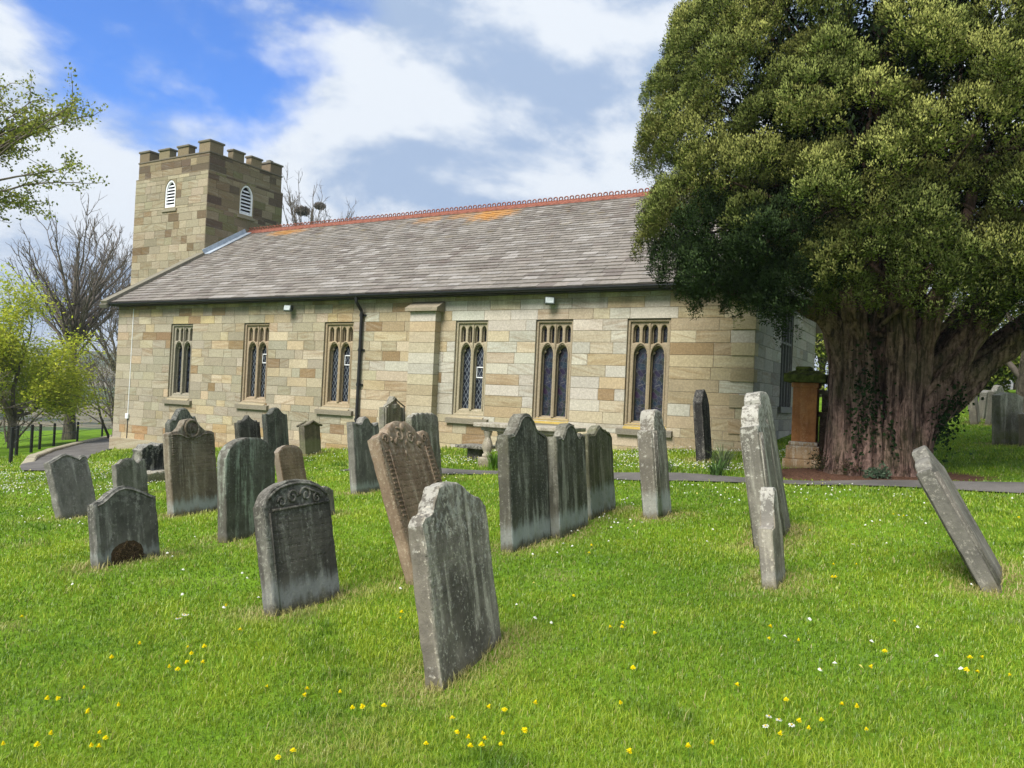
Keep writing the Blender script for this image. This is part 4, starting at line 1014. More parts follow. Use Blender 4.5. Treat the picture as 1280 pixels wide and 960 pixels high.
m = MB(); m.box(.26, .55, .0, .8, -.2, 1.0, bev=.02); m.box(.2, .62, -.05, .85, 1.0, 1.1, bev=.02); m.box(.28, .5, .1, .7, 1.1, 1.45, bev=.02); m.box(.24, .58, .0, .8, 1.45, 1.53, bev=.02)
m.build('rear_block', mk_grave('shadowed_sandstone', (.05,.035,.025), (.09,.06,.045), (.2,.16,.12), .3, 0, .2, .3, seed=9, h=1.5), e)  # ledged block behind the pedestal, darkened in colour for the shadowed east side
# ------------------------------------------------------------------ ground, path, tarmac
def axis(lo, hi, st, far):
    near = np.arange(lo, hi + 1e-6, st)
    g, s = [], st
    v = hi
    while v < far: s *= 1.22; v += s; g.append(v)
    g2, s = [], st; v = lo
    while v > -far: s *= 1.22; v -= s; g2.append(v)
    return np.array(g2[::-1] + list(near) + g)
ax, ay = axis(-55, 22, 0.4, 3200), axis(-6, 40, 0.4, 3200)
GX, GY = np.meshgrid(ax, ay, indexing='ij')
GZ = ground_z(GX, GY)
V = np.stack([GX, GY, GZ], -1).reshape(-1, 3)
nx, ny = GX.shape
i = np.arange(nx - 1)[:, None] * ny; j = np.arange(ny - 1)[None, :]
F = np.stack([i + j, i + ny + j, i + ny + j + 1, i + j + 1], -1).reshape(-1, 4)
tag(link('ground', mesh_from('ground', V, F, [M['ground']], smooth=True)), 'sloping churchyard lawn falling away to a valley', None, None, 'structure')

def ribbon(name, A, B, mat, lift, n=90):
    A, B = np.array(A, float), np.array(B, float)
    t = np.linspace(0, 1, n)
    def rsm(P):
        d = np.r_[0, np.cumsum(np.hypot(*np.diff(P, axis=0).T))]; d /= d[-1]
        return np.stack([np.interp(t, d, P[:, 0]), np.interp(t, d, P[:, 1])], -1)
    a, b = rsm(A), rsm(B)
    m = 8
    V = []
    for k in range(m + 1):
        p = a + (b - a) * k / m
        V.append(np.c_[p, ground_z(p[:, 0], p[:, 1]) + lift])
    V = np.concatenate(V); F = []
    for k in range(m):
        for q in range(n - 1): F.append((k * n + q, k * n + q + 1, (k + 1) * n + q + 1, (k + 1) * n + q))
    me = mesh_from(name, V, F, [mat], smooth=True)
    return link(name, me)
xs = np.linspace(-12.2, 30, 60)
def path_lo(x): return 13.42 + 0.05 * np.sin(x * 1.7) + 0.03 * np.sin(x * 4.1) + 0.02 * np.clip(x + 2, 0, 9)
def path_hi(x): return 14.22 + 0.06 * np.sin(x * 1.3 + 2) + 0.03 * np.sin(x * 3.7) + 0.10 * np.clip(x + 2, 0, 9)
tag(ribbon('path', np.c_[xs, path_lo(xs)], np.c_[xs, path_hi(xs)], M['tarmac'], 0.025), 'narrow grey tarmac path crossing in front of the church', None, None, 'structure')
OUT = [(-60, 44), (-50, 33.5), (-47.35, 30.68), (-41.99, 25.81), (-35.67, 20.8), (-31.11, 17.37), (-27.09, 14.61), (-23.46, 12.44), (-21.6, 11.5)]
INN = [(-52, 48), (-42, 34), (-37, 28), (-33.5, 23.5), (-30.8, 20.6), (-28.2, 17.9), (-25.2, 15.6), (-22.2, 13.5), (-20.3, 11.6)]
tag(ribbon('tarmac_drive', OUT, INN, M['tarmac'], 0.045), 'curving tarmac drive round the west end of the church', None, None, 'structure')
# raised stone kerb along the outside of the drive
P = np.array(OUT[1:-1]); t = np.linspace(0, 1, 60)
d = np.r_[0, np.cumsum(np.hypot(*np.diff(P, axis=0).T))]; d /= d[-1]
px_, py_ = np.interp(t, d, P[:, 0]), np.interp(t, d, P[:, 1])
for _ in range(3):
    px_[1:-1] = (px_[:-2] + 2 * px_[1:-1] + px_[2:]) / 4; py_[1:-1] = (py_[:-2] + 2 * py_[1:-1] + py_[2:]) / 4
tx, ty = np.gradient(px_), np.gradient(py_); L = np.hypot(tx, ty); nx_, ny_ = ty / L, -tx / L
zz = ground_z(px_, py_)
if (nx_[30] * 1 + ny_[30] * -1) > 0: nx_, ny_ = -nx_, -ny_
V = []; F = []
for q in range(60):
    for (o_, h_) in ((-0.02, -.2), (-0.02, .13), (0.02, .16), (0.24, .16), (0.28, .13), (0.28, -.4)):
        V.append((px_[q] + nx_[q] * o_, py_[q] + ny_[q] * o_, zz[q] + (h_ if h_ < 0 else h_ * min(1, (59 - q) / 6 + .02))))
for q in range(59):
    for k in range(5): a = q * 6 + k; F.append((a, a + 1, a + 7, a + 6))
o = link('kerb', mesh_from('kerb', V, F, [M['kerb']])); tag(o, 'raised pale stone kerb along the outer edge of the drive', None, None, 'structure')
# railing beyond it
posts = [(-26.38, 13.76), (-32.91, 17.6), (-38.9, 21.5), (-43.2, 24.9), (-47.9, 29.9)]
z0 = gz(*posts[0])
e = empty('railing', (posts[0][0], posts[0][1], z0), label='black iron post railing with thin wires along the drive', cat='railing')
pp = []
P = [(-26.2, 13.6), (-29.9, 15.7), (-33.0, 17.9), (-36.2, 20.0), (-39.3, 22.4), (-43.5, 26.1), (-48.3, 30.6)]
for x, y in P:
    z = gz(x, y); m = MB(); m.box(-.045, .045, -.045, .045, -.1, 1.15, bev=.01)
    m.build('post', M['black'], e, loc=(x - posts[0][0], y - posts[0][1], z - z0)); pp.append((x - posts[0][0], y - posts[0][1], z - z0))
for hgt in (0.6, 1.05):
    m = MB(); m.tube([(x, y, z + hgt) for x, y, z in pp], 0.012, 5); m.build('wire', M['black'], e)

# ------------------------------------------------------------------ grass
SHW = sorted(G.values(), key=lambda v: v[1])
def lawn_mask(x, y):
    ok = ~((x < -4.3) & (x > -29.5) & (y > 18.93) & (y < 27.5))
    ok &= ~((y > path_lo(x) + .02) & (y < path_hi(x) - .02) & (x > -12.2))
    inn, out = np.array(INN[::-1]), np.array(OUT[::-1])
    yi = np.interp(x, np.sort(inn[:, 0]), inn[np.argsort(inn[:, 0]), 1]); yo = np.interp(x, np.sort(out[:, 0]), out[np.argsort(out[:, 0]), 1])
    ok &= ~((y < yi) & (y > yo) & (x < -20.3))
    soil = ((x + 1.5) / 2.0) ** 2 + ((y - 15.2) / 1.05) ** 2
    ok &= soil > 0.75 + 0.5 * rs.rand(len(x))
    return ok
def fbm(x, y, s, seed=0.0):
    v = 0; a = 1; tot = 0
    for o_ in range(4):
        ph = seed + o_ * 1.7
        v = v + a * np.sin(x * s + 1.3 * np.sin(y * s * 0.8 + ph) + ph) * np.sin(y * s * 1.1 + 1.1 * np.sin(x * s * 0.9 - ph) + 2 * ph)
        tot += a; a *= 0.6; s *= 2.1
    return v / tot
def dry_near_graves(x, y):
    d = np.full(len(x), 9.0)
    for (gx, gy, yaw, w, h, le, t) in G.values():
        dx, dy = -math.sin(R(yaw)), math.cos(R(yaw))
        u = np.clip((x - gx) * dx + (y - gy) * dy, 0, w); 
        q = (x - gx) * dy * 1 - (y - gy) * dx; q = np.where(q < 0, np.maximum(-q - t, 0), q)
        lon = (x - gx) * dx + (y - gy) * dy - u
        d = np.minimum(d, np.hypot(q, lon))
    return d
N = 900000
ang = rs.uniform(R(-88), R(42), N)                      # bearing from north, negative to the west
r = 1.3 * np.exp(rs.uniform(0, math.log(34 / 1.3), N))
x, y = r * np.sin(ang), r * np.cos(ang)
k = lawn_mask(x, y) & (x > -40)
x, y, r = x[k], y[k], r[k]
dg = dry_near_graves(x, y)
patch = fbm(x, y, 1.3, 2.0); patch2 = fbm(x, y, 0.55, 5.0); fine = fbm(x, y, 5.5, 1.0)
dry = np.exp(-(dg / 0.26) ** 2) * (0.6 + 0.5 * fbm(x, y, 3.0, 9.0) + .25) 
keep = rs.rand(len(x)) > 0.35 * np.exp(-(dg / .10) ** 2)
x, y, r, dg, patch, patch2, fine, dry = [q[keep] for q in (x, y, r, dg, patch, patch2, fine, dry)]
n = len(x)
clumpy = sstep(.25, .6, fbm(x, y, 2.6, 11.0)) * sstep(-.2, .3, patch2)
hgt = (0.024 + 0.026 * rs.rand(n)) * (1 + 0.3 * patch + 0.3 * fine + .8 * clumpy) + 0.0008 * r
hgt *= np.where(rs.rand(n) < .03, 1.6, 1)
hgt = hgt * (1 + .5 * (dg < .07) * rs.rand(n))
near_wall = ((y > 14.3) & (y < 18.95) & (x < -3) & (x > -14)) | ((x < -8) & (y > 15))
hgt *= np.where(near_wall, 1.7, 1.0)
wid = np.clip(0.00055 * r, 0.0017, 0.03) * (0.7 + 0.6 * rs.rand(n))
th = rs.uniform(0, 2 * math.pi, n); lean = hgt * rs.uniform(0.15, 1.0, n); la = th + rs.normal(math.pi / 2, 0.5, n) + 0.6 * patch2
bz = ground_z(x, y) - 0.006
sx, sy = np.cos(th) * wid, np.sin(th) * wid; lx, ly = np.cos(la) * lean, np.sin(la) * lean
V = np.empty((n, 5, 3), np.float32)
V[:, 0] = np.c_[x - sx, y - sy, bz]; V[:, 1] = np.c_[x + sx, y + sy, bz]
V[:, 2] = np.c_[x + sx * .75 + lx * .35, y + sy * .75 + ly * .35, bz + hgt * .6]; V[:, 3] = np.c_[x - sx * .75 + lx * .35, y - sy * .75 + ly * .35, bz + hgt * .6]
V[:, 4] = np.c_[x + lx, y + ly, bz + hgt * (1 - .25 * lean / hgt)]
F = np.array([[0, 1, 2], [0, 2, 3], [3, 2, 4]])[None] + np.arange(n)[:, None, None] * 5
ca, cb, cc, cd = np.array((0.205, 0.315, 0.017)), np.array((0.35, 0.44, 0.032)), np.array((0.085, 0.185, 0.014)), np.array((0.42, 0.36, 0.15))
m1 = np.clip(0.5 + 0.6 * patch + 0.5 * patch2 + 0.35 * fine + rs.normal(0, .26, n), 0, 1)[:, None]
c = cc * (1 - m1) + cb * m1
c = c * .75 + ca * .25
c = c * (1 - .7 * clumpy[:, None]) + cc * .7 * clumpy[:, None]
c = c * rs.uniform(.75, 1.25, (n, 1))
d_ = np.clip(dry + (rs.rand(n) < .035) * .8 + np.clip(fbm(x, y, 1.7, 7.0) - .38, 0, 1) * 1.3 * (.4 + .6 * rs.rand(n)), 0, .9)[:, None]
c = c * (1 - d_) + cd * d_
vc = np.repeat(np.c_[c, np.ones(n)].astype(np.float32), 5, axis=0)
me = mesh_from('grass', V.reshape(-1, 3), F.reshape(-1, 3), [M['grass']], vcol=vc)
tag(link('grass', me), 'short bright green churchyard grass', 'grass', None, 'stuff')

# daisies: a scatter nobody could count
def discs(name, pts, rad, cols, hz, k=6):
    pts = np.array(pts); n = len(pts); th = np.arange(k) * 2 * math.pi / k
    z = ground_z(pts[:, 0], pts[:, 1]) + hz
    V = np.empty((n, k + 1, 3)); V[:, 0] = np.c_[pts, z + .012]
    tilt = rs.normal(0, .3, (n, 2))
    for i_ in range(k):
        ox, oy = np.cos(th[i_]) * rad, np.sin(th[i_]) * rad
        V[:, i_ + 1] = np.c_[pts[:, 0] + ox, pts[:, 1] + oy, z + ox * tilt[:, 0] + oy * tilt[:, 1]]
    F = np.stack([np.array([0, i_ + 1, (i_ + 1) % k + 1]) for i_ in range(k)])[None] + np.arange(n)[:, None, None] * (k + 1)
    fc = np.repeat(np.asarray(cols, float), k, axis=0)
    return mesh_from(name, V.reshape(-1, 3), F.reshape(-1, 3), [M['petal']], fcol=fc)
pts = []
def scat(n, x0, x1, y0, y1, thr, s=0.9, seed=0.0):
    x = rs.uniform(x0, x1, n); y = rs.uniform(y0, y1, n); f = fbm(x, y, s, seed)
    k = (f > thr) & lawn_mask(x, y); pts.extend(np.c_[x, y][k].tolist())
scat(2600, -13, -3.2, 14.4, 18.8, -.1); scat(2600, -24, -14, 8, 14, -.05, seed=3); scat(700, -19, -9, 12, 18, .0, seed=4); scat(700, -9, 2, 8, 13.3, .1, seed=6)
scat(500, -20, -10, 3, 10, .1, seed=8); scat(160, -8, 2, 4, 9, .2, seed=2)
pts = np.array(pts); nn = len(pts)
dist = np.hypot(pts[:, 0], pts[:, 1])
white = np.tile(np.array((0.72, 0.72, 0.68)), (nn, 1)); yel = (rs.rand(nn) < np.where((pts[:, 0] < -7) & (pts[:, 1] > 11), .5, .12))
white[yel] = (0.62, 0.58, 0.16)
hz = np.where(pts[:, 1] > 14.3, .11, .065)
tag(link('daisies', discs('daisies', pts, 0.011 + 0.0006 * dist * 0 + 0.004 * rs.rand(nn), white, hz)), 'tiny white and yellow daisies sprinkled over the lawn', 'daisies', None, 'stuff')

# dandelions, one object each
DAND = [(-6.12,3.31),(-4.9,4.19),(-4.25,3.75),(-4.15,3.41),(-4.29,3.38),(-4.14,3.3),(-4.06,3.23),(-3.94,3.19),(-4.04,3.07),(-4.0,3.09),(-4.24,2.66),(-4.23,2.55),(-3.94,2.49),(-3.88,2.47),(-4.27,2.47),(-3.83,2.61),(-3.6,2.34),(-3.52,2.33),(-3.47,2.24),(-3.41,2.22),(-3.83,2.03),(-3.76,2.19),(-3.69,2.11),(-3.33,3.13),(-3.06,3.12),(-3.09,3.21),(-2.64,2.6),(-2.63,2.67),(-4.61,3.25),(-4.57,3.05),(-0.82,7.77),(-0.93,7.13),(-0.89,7.15),(-0.39,6.05),(-1.06,5.2),(-1.1,5.41),(-0.86,5.14),(-0.38,5.3),(0.09,5.52),(0.07,5.45),(0.04,5.2),(0.09,5.23),(0.28,5.28),(-0.46,4.91),(-0.65,4.75),(-1.05,4.34),(-0.75,4.28),(-0.5,4.31),(-0.42,4.3),(-0.55,4.11),(-0.67,4.04),(-0.6,3.97),(-0.35,4.11),(-0.72,3.84),(-0.97,3.58),(-1.0,7.66),(-2.89,3.27),(-2.69,3.15),(-2.63,3.19),(-2.59,3.27),(-2.19,3.33),(-2.1,3.21),(-2.13,3.02),(-2.12,3.49),(-2.06,3.58),(-1.92,3.66),(-1.99,3.56),(-1.83,3.37),(-1.86,3.29),(-1.93,3.19),(-1.97,3.11),(-1.93,3.08),(-1.83,3.19),(-1.88,3.11),(-2.02,5.1),(-2.02,4.99),(-1.97,5.02),(-1.68,4.96),(-1.62,4.35),(-1.5,3.91),(-1.28,3.34),(-1.02,3.49),(-3.54,4.57),(-3.58,4.66),(-2.72,5.8),(-3.38,7.61),(-3.23,7.23),(0.53,10.86),(-0.6,10.55),(-0.74,10.64),(-1.49,9.34)]
def flower_head(npet, rad, col, mid, h, layers=2):
    m = MB(); m.tube([(0, 0, 0), (.002, .001, h * .5), (0, 0, h)], .0016, 5, (0.1, 0.2, 0.03))
    for l in range(layers):
        for i_ in range(npet):
            a = 2 * math.pi * (i_ + .5 * l) / npet; r_ = rad * (1 - .3 * l); up = .002 + .006 * l + .003 * math.sin(i_ * 2.4)
            w_ = rad * 2.4 / npet
            ca_, sa_ = math.cos(a), math.sin(a)
            m.add([(0, 0, h + .002 * l), (ca_ * r_ * .7 - sa_ * w_, sa_ * r_ * .7 + ca_ * w_, h + up), (ca_ * r_, sa_ * r_, h + up * .7), (ca_ * r_ * .7 + sa_ * w_, sa_ * r_ * .7 - ca_ * w_, h + up)], [(0, 3, 2, 1)], col)
    b = bmesh.new(); bmesh.ops.create_icosphere(b, subdivisions=1, radius=rad * .35)
    for v in b.verts: v.co = Vector((v.co.x, v.co.y, h + .006 + v.co.z * .5))
    m.bm(b, mid)
    return m
proto = flower_head(13, .019, (0.86, 0.72, 0.01), (0.76, 0.56, 0.008), .062, 3).build('dandelion', M['petal'])
for i_, (x, y) in enumerate(DAND):
    o = proto if i_ == 0 else proto.copy()
    if i_: COL.objects.link(o)
    s = rs.uniform(.55, 1.0); o.scale = (s, s, rs.uniform(.7, 1.15)); o.location = (x, y, gz(x, y) - .004); o.rotation_euler = (rs.normal(0, .25), rs.normal(0, .25), rs.uniform(0, 6.28))
    tag(o, 'yellow dandelion flower open in the lawn', 'dandelion', 'dandelions in the lawn')
DAIS = [(-4.92, 3.77), (-4.9, 3.79), (-5.01, 3.89), (-4.94, 3.88), (-0.8, 4.02), (-0.77, 3.92), (-0.68, 3.98), (-0.74, 4.0), (-0.22, 9.04), (-0.95, 8.67)]
proto = flower_head(15, .017, (0.75, 0.75, 0.72), (0.7, 0.5, 0.03), .055, 1).build('daisy', M['petal'])
for i_, (x, y) in enumerate(DAIS):
    o = proto if i_ == 0 else proto.copy()
    if i_: COL.objects.link(o)
    o.location = (x, y, gz(x, y)); o.rotation_euler = (rs.normal(0, .3), rs.normal(0, .3), rs.uniform(0, 6.28))
    tag(o, 'white daisy flower standing apart in the near lawn', 'daisy', 'larger white daisies in the lawn')

# clumps of strap leaves
def clump(x, y, n, L, label, name='daffodil_clump', col=(0.075, 0.14, 0.04), spread=.25):
    m = MB(); q = np.random.RandomState(int(abs(x * 100 + y * 10)))
    for i_ in range(n):
        a = q.uniform(0, 6.28); r0 = q.uniform(0, .14); l = L * q.uniform(.6, 1.1); bend = q.uniform(.3, 1.0) * spread / .25
        bx_, by_ = r0 * math.cos(a), r0 * math.sin(a); w_ = .012
        c_ = tuple(np.array(col) * q.uniform(.7, 1.5)); P = []
        for s in np.linspace(0, 1, 6):
            rr_ = l * bend * s * s * .75; P.append((bx_ + rr_ * math.cos(a), by_ + rr_ * math.sin(a), l * (s - .45 * bend * s ** 2.5)))
        px2, py2 = -math.sin(a) * w_, math.cos(a) * w_
        V = []
        for s, p in zip(np.linspace(0, 1, 6), P): f = 1 - .85 * s ** 3; V += [(p[0] - px2 * f, p[1] - py2 * f, p[2]), (p[0] + px2 * f, p[1] + py2 * f, p[2])]
        m.add(V, [(2 * t_, 2 * t_ + 1, 2 * t_ + 3, 2 * t_ + 2) for t_ in range(5)], c_)
    o = m.build(name, M['leaf'], loc=(x, y, gz(x, y) - .01)); tag(o, label, 'plant', 'clumps of strap leaves by the path')
clump(-4.05, 15.2, 70, .62, 'arching pale strap-leaf clump at the foot of the black pointed gravestone', col=(.16, .2, .10))
clump(-3.9, 14.25, 60, .42, 'green strap-leaf clump at the edge of the path below the black pointed gravestone')
clump(-3.05, 14.6, 70, .50, 'blue-green strap-leaf clump by the path left of the tall pale stones', col=(.085, .15, .07))
clump(-8.75, 14.45, 90, .50, 'bright green daffodil clump in front of the table tomb', col=(.10, .2, .025), spread=.15)
clump(-4.9, 14.5, 40, .35, 'small strap-leaf tuft beside the path right of the narrow stepped stone', col=(.12, .18, .07))
clump(1.3, 13.2, 40, .4, 'grey-green strap-leaf clump by the path at the right edge', col=(.12, .15, .09))
# ------------------------------------------------------------------ the yew
YB = np.array((-1.38, 15.75)); RH = np.array((.864, .503)); FH = np.array((-.503, .864))
YZ = gz(*YB)
def yl(a, b, z):                                       # across, away, up -> local coordinates of the tree
    q = RH * a + FH * b
    return (q[0], q[1], z)
yew = empty('yew_tree', (YB[0], YB[1], YZ), label='huge spreading yew with a fluted many-stemmed trunk and dense olive foliage', cat='tree')
ry = np.random.RandomState(77)
def px2(pxx, py, b):
    s = (14.2 + b) / 978.0; pxx += 6
    dz = (590 - py) * s; return (pxx - 1095) * s - .046 * dz, dz
limbs = [
 ([(1038,592,0),(1048,540,0),(1050,480,0),(1042,430,-.1),(1018,398,-.2),(975,382,-.4),(925,378,-.6),(880,372,-.7)], .22, .05),
 ([(1058,592,-.35),(1060,520,-.3),(1060,450,-.25),(1050,390,-.3),(1030,330,-.3),(1005,250,-.3)], .23, .10),
 ([(1074,592,.25),(1076,500,.25),(1078,420,.2),(1080,330,.1),(1075,220,-.3),(1070,100,0)], .21, .10),
 ([(1101,592,-.6),(1104,520,-.55),(1102,440,-.55),(1100,370,-.6),(1105,280,-.5),(1110,150,-.2)], .23, .11),
 ([(1110,592,-.5),(1110,520,-.5),(1122,450,-.5),(1140,385,-.6),(1165,320,-.7),(1190,230,-.6)], .23, .10),
 ([(1122,592,-.4),(1126,530,-.4),(1160,465,-.5),(1195,405,-.7),(1235,350,-.9),(1290,280,-1)], .25, .11),
 ([(1116,592,-.25),(1126,545,-.2),(1172,490,-.3),(1222,440,-.4),(1272,405,-.6),(1340,385,-.8),(1400,360,-.9)], .29, .12),
 ([(1120,592,.1),(1133,545,.2),(1188,478,.2),(1245,425,.3),(1300,385,.3),(1390,340,.4)], .25, .12),
 ([(1118,592,-.3),(1124,530,-.3),(1148,462,-.3),(1186,405,-.4),(1232,360,-.4),(1290,310,-.5)], .25, .12),
 ([(1118,592,.3),(1130,530,.35),(1166,465,.45),(1206,405,.5),(1256,355,.6),(1310,300,.6)], .3, .15),
 ([(1075,592,.6),(1080,480,.6),(1070,380,.8),(1040,280,1.2),(1000,200,1.6)], .5, .15),
 ([(1125,592,.6),(1130,480,.7),(1150,380,1.0),(1190,300,1.6),(1240,220,2)], .5, .15),
 ([(1100,592,.2),(1100,450,.2),(1100,350,.2),(1105,200,.2),(1110,0,.2)], .55, .2)]
tb = []
for pts, r0, r1 in limbs:
    P = []
    for (a, py, b) in pts:
        u, z = px2(a, py, b); P.append(yl(u, b, z - .05 if py > 585 else z))
    P[0] = (P[0][0] * 1.03, P[0][1] * 1.03, -.3)
    P = np.array(P); t = np.linspace(0, 1, len(P)); tt = np.linspace(0, 1, 34)
    Q = np.stack([np.interp(tt, t, P[:, k]) for k in range(3)], -1)
    for _ in range(4): Q[1:-1] = (Q[:-2] + 2 * Q[1:-1] + Q[2:]) / 4
    Q += np.cumsum(ry.normal(0, .006, Q.shape), axis=0)
    rad = r0 + (r1 - r0) * tt + .05 * np.exp(-tt / .05)
    tb.append((Q, rad, 14))
    # sinewy ribs that run up each stem
    for k in range(9):
        ph = ry.uniform(0, 6.28); tw = ry.uniform(-.8, .8); s0, s1 = 0, ry.randint(14, 32)
        T = np.gradient(Q, axis=0); T /= np.linalg.norm(T, axis=1)[:, None]
        A = np.cross(T, (0.3, 1, .1)); A /= np.linalg.norm(A, axis=1)[:, None]; B = np.cross(T, A)
        an = ph + tw * tt + .25 * np.sin(tt * 14 + ph)
        S = Q + (A * np.cos(an)[:, None] + B * np.sin(an)[:, None]) * (rad * 1.02)[:, None]
        rr_ = (0.10 - .06 * tt) * ry.uniform(.6, 1.3) * (1 + .25 * np.sin(tt * 30 + ph))
        tb.append((S[s0:s1], rr_[s0:s1], 7))
# knobbly root flare
for k in range(46):
    a = ry.uniform(0, 6.28); rx = .74 * math.cos(a) - .07; bx_ = .72 * math.sin(a)
    p0 = yl(rx * 1.10, bx_ * 1.10, -.15); p1 = yl(rx * 1.01, bx_ * 1.01, .25); p2 = yl(rx * .9 + ry.normal(0, .05), bx_ * .9, .75); p3 = yl(rx * .82, bx_ * .82, ry.uniform(1.0, 1.9))
    tb.append((np.array([p0, p1, p2, p3]), np.array([.09, .075, .06, .03]) * ry.uniform(.7, 1.3), 6))
trunk = tubes_mesh('trunk', tb, [M['yewbark']], yew)
# displace so the bark is not made of clean pipes
me = trunk.data; co = np.empty(len(me.vertices) * 3, np.float32); me.vertices.foreach_get('co', co); co = co.reshape(-1, 3)
for i_, v in enumerate(co):
    p = Vector((v[0] * 4, v[1] * 4, v[2] * 1.2)); co[i_] += np.array(mnoise.noise_vector(p)) * .05 * (1 if v[2] < 4 else .5) + np.array(mnoise.noise_vector(p * 2.7)) * .022
me.vertices.foreach_set('co', co.ravel()); me.update()

ZR = [2.4, 2.75, 3.3, 3.9, 5.4, 6.4, 7.5, 8.6, 9.6, 10.6, 11.4]
RL = [1.7, 2.5, 3.75, 4.15, 4.35, 4.3, 4.05, 3.6, 2.9, 1.9, .7]
def foliage(lobes, rng, tufts, leaves, lw, ll, name, mat, parent, up=.55, jit=.25):
    """lobes: centre, radius, outward dir, colour; tufts of narrow leaves over the outer face of every lobe"""
    C = []; D = []; K = []
    for (c, r, n, col) in lobes:
        k = max(6, int(tufts * (r / .6) ** 2))
        d = rng.normal(0, 1, (k, 3)); d /= np.linalg.norm(d, axis=1)[:, None]
        d = d * .95 + np.array(n) * .75 + np.array((0, 0, .35)); d /= np.linalg.norm(d, axis=1)[:, None]
        rad = r * rng.uniform(.80, 1.05, (k, 1))
        C.append(np.array(c) + d * rad * np.array((1, 1, 1.12))); D.append(d)
        K.append(np.array(col) * rng.uniform(.85, 1.18, (k, 1)))
    C, D, K = np.concatenate(C), np.concatenate(D), np.concatenate(K)
    n = len(C) * leaves
    c = np.repeat(C, leaves, 0); d = np.repeat(D, leaves, 0); kc = np.repeat(K, leaves, 0)
    e = rng.normal(0, 1, (n, 3)); e /= np.linalg.norm(e, axis=1)[:, None]
    ax_ = d * .55 + e * .8 + np.array((0, 0, up * 1.1)); ax_ /= np.linalg.norm(ax_, axis=1)[:, None]
    c = c + e * jit * (.45 + .55 * rng.rand(n, 1)) * np.array((1, 1, 1.35))
    s = np.cross(ax_, rng.normal(0, 1, (n, 3))); s /= np.linalg.norm(s, axis=1)[:, None] + 1e-9
    L = ll * rng.uniform(.6, 1.3, (n, 1)); W = lw * rng.uniform(.7, 1.3, (n, 1))
    V = np.empty((n, 4, 3), np.float32)
    V[:, 0] = c; V[:, 1] = c + ax_ * L * .55 + s * W; V[:, 2] = c + ax_ * L; V[:, 3] = c + ax_ * L * .55 - s * W
    F = np.arange(n * 4).reshape(-1, 4)
    col = kc * rng.uniform(.88, 1.14, (n, 1))
    me = mesh_from(name, V.reshape(-1, 3), F, [mat], vcol=np.repeat(np.clip(col, 0, 1), 4, 0))
    nr = e * .75 + d * .5 + rng.normal(0, .12, (n, 3)); nr /= np.linalg.norm(nr, axis=1)[:, None]
    at_ = me.attributes.new('nrm', 'FLOAT_VECTOR', 'POINT'); at_.data.foreach_set('vector', np.repeat(nr, 4, 0).astype(np.float32).ravel())
    return link(name, me, parent)
lobes = []
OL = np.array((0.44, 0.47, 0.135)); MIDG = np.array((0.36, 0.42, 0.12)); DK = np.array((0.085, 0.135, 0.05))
NL = 780
for k in range(NL):
    z = 2.75 + 8.4 * ((k + .5) / NL) ** 1.05
    th = k * 2.39996 + ry.normal(0, .12)
    ca_, sb_ = math.cos(th), math.sin(th)
    if sb_ > .4 and ry.rand() < .72: continue            # thinner on the far side
    rad = np.interp(z, ZR, RL) * ry.uniform(.84, 1.0)
    inn = k % 4 == 3
    if inn: rad *= ry.uniform(.6, .8)
    a = rad * ca_ * (1.0 if ca_ < 0 else 1.12) + .02; b = rad * sb_ * .92 + .2
    r = ry.uniform(.34, .60) * (1 if z < 9.5 else .8)
    if a < 0 and abs(a) + r * .8 > np.interp(z, ZR, RL) + .12: a = -(np.interp(z, ZR, RL) + .12 - r * .8)
    if z < 3.1 + .25 * abs(a) / 4 and -1.9 < a < 3.2 and b > -3.2: continue
    n = yl(ca_ * .8, sb_ * .8, .55)
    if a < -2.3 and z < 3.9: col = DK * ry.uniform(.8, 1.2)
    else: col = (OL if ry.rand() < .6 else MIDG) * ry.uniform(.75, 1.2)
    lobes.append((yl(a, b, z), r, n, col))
# hanging skirt low on the left, over the corner of the church
for (pxx, py, b, r) in ((835,300,-1,.5),(830,335,-.9,.42),(858,350,-1,.45),(885,365,-1.1,.42),(905,388,-1.2,.36),(932,396,-1.2,.32),(960,372,-1.3,.42),(990,358,-1.6,.42),(1020,335,-2.4,.5),(1060,330,-2.8,.48),(1105,325,-3,.5),(1150,318,-3,.5),(1195,312,-3,.5),(1235,312,-2.8,.5),(1275,310,-2.6,.6),(870,320,-1.6,.5),(920,350,-1.8,.5),(945,330,-2,.55),(1330,330,-2,.7),(1150,352,-1.4,.42),(1185,358,-1.2,.42),(1222,366,-1.1,.42),(1262,376,-1.0,.42),(1298,374,-1.0,.45),(1330,362,-1,.5)):
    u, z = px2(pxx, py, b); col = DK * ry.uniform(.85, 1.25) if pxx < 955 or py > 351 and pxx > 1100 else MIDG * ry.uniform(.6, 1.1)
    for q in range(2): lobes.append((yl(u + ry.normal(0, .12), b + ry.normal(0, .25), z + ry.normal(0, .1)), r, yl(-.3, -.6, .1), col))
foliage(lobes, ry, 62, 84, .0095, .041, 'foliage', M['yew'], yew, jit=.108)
# inner sprays round the limbs, so the crown has depth behind its face
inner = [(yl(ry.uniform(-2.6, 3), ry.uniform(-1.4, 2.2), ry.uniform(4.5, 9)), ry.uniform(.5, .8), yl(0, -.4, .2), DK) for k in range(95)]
foliage(inner, ry, 40, 16, .025, .11, 'inner_foliage', M['yew'], yew, jit=.3)
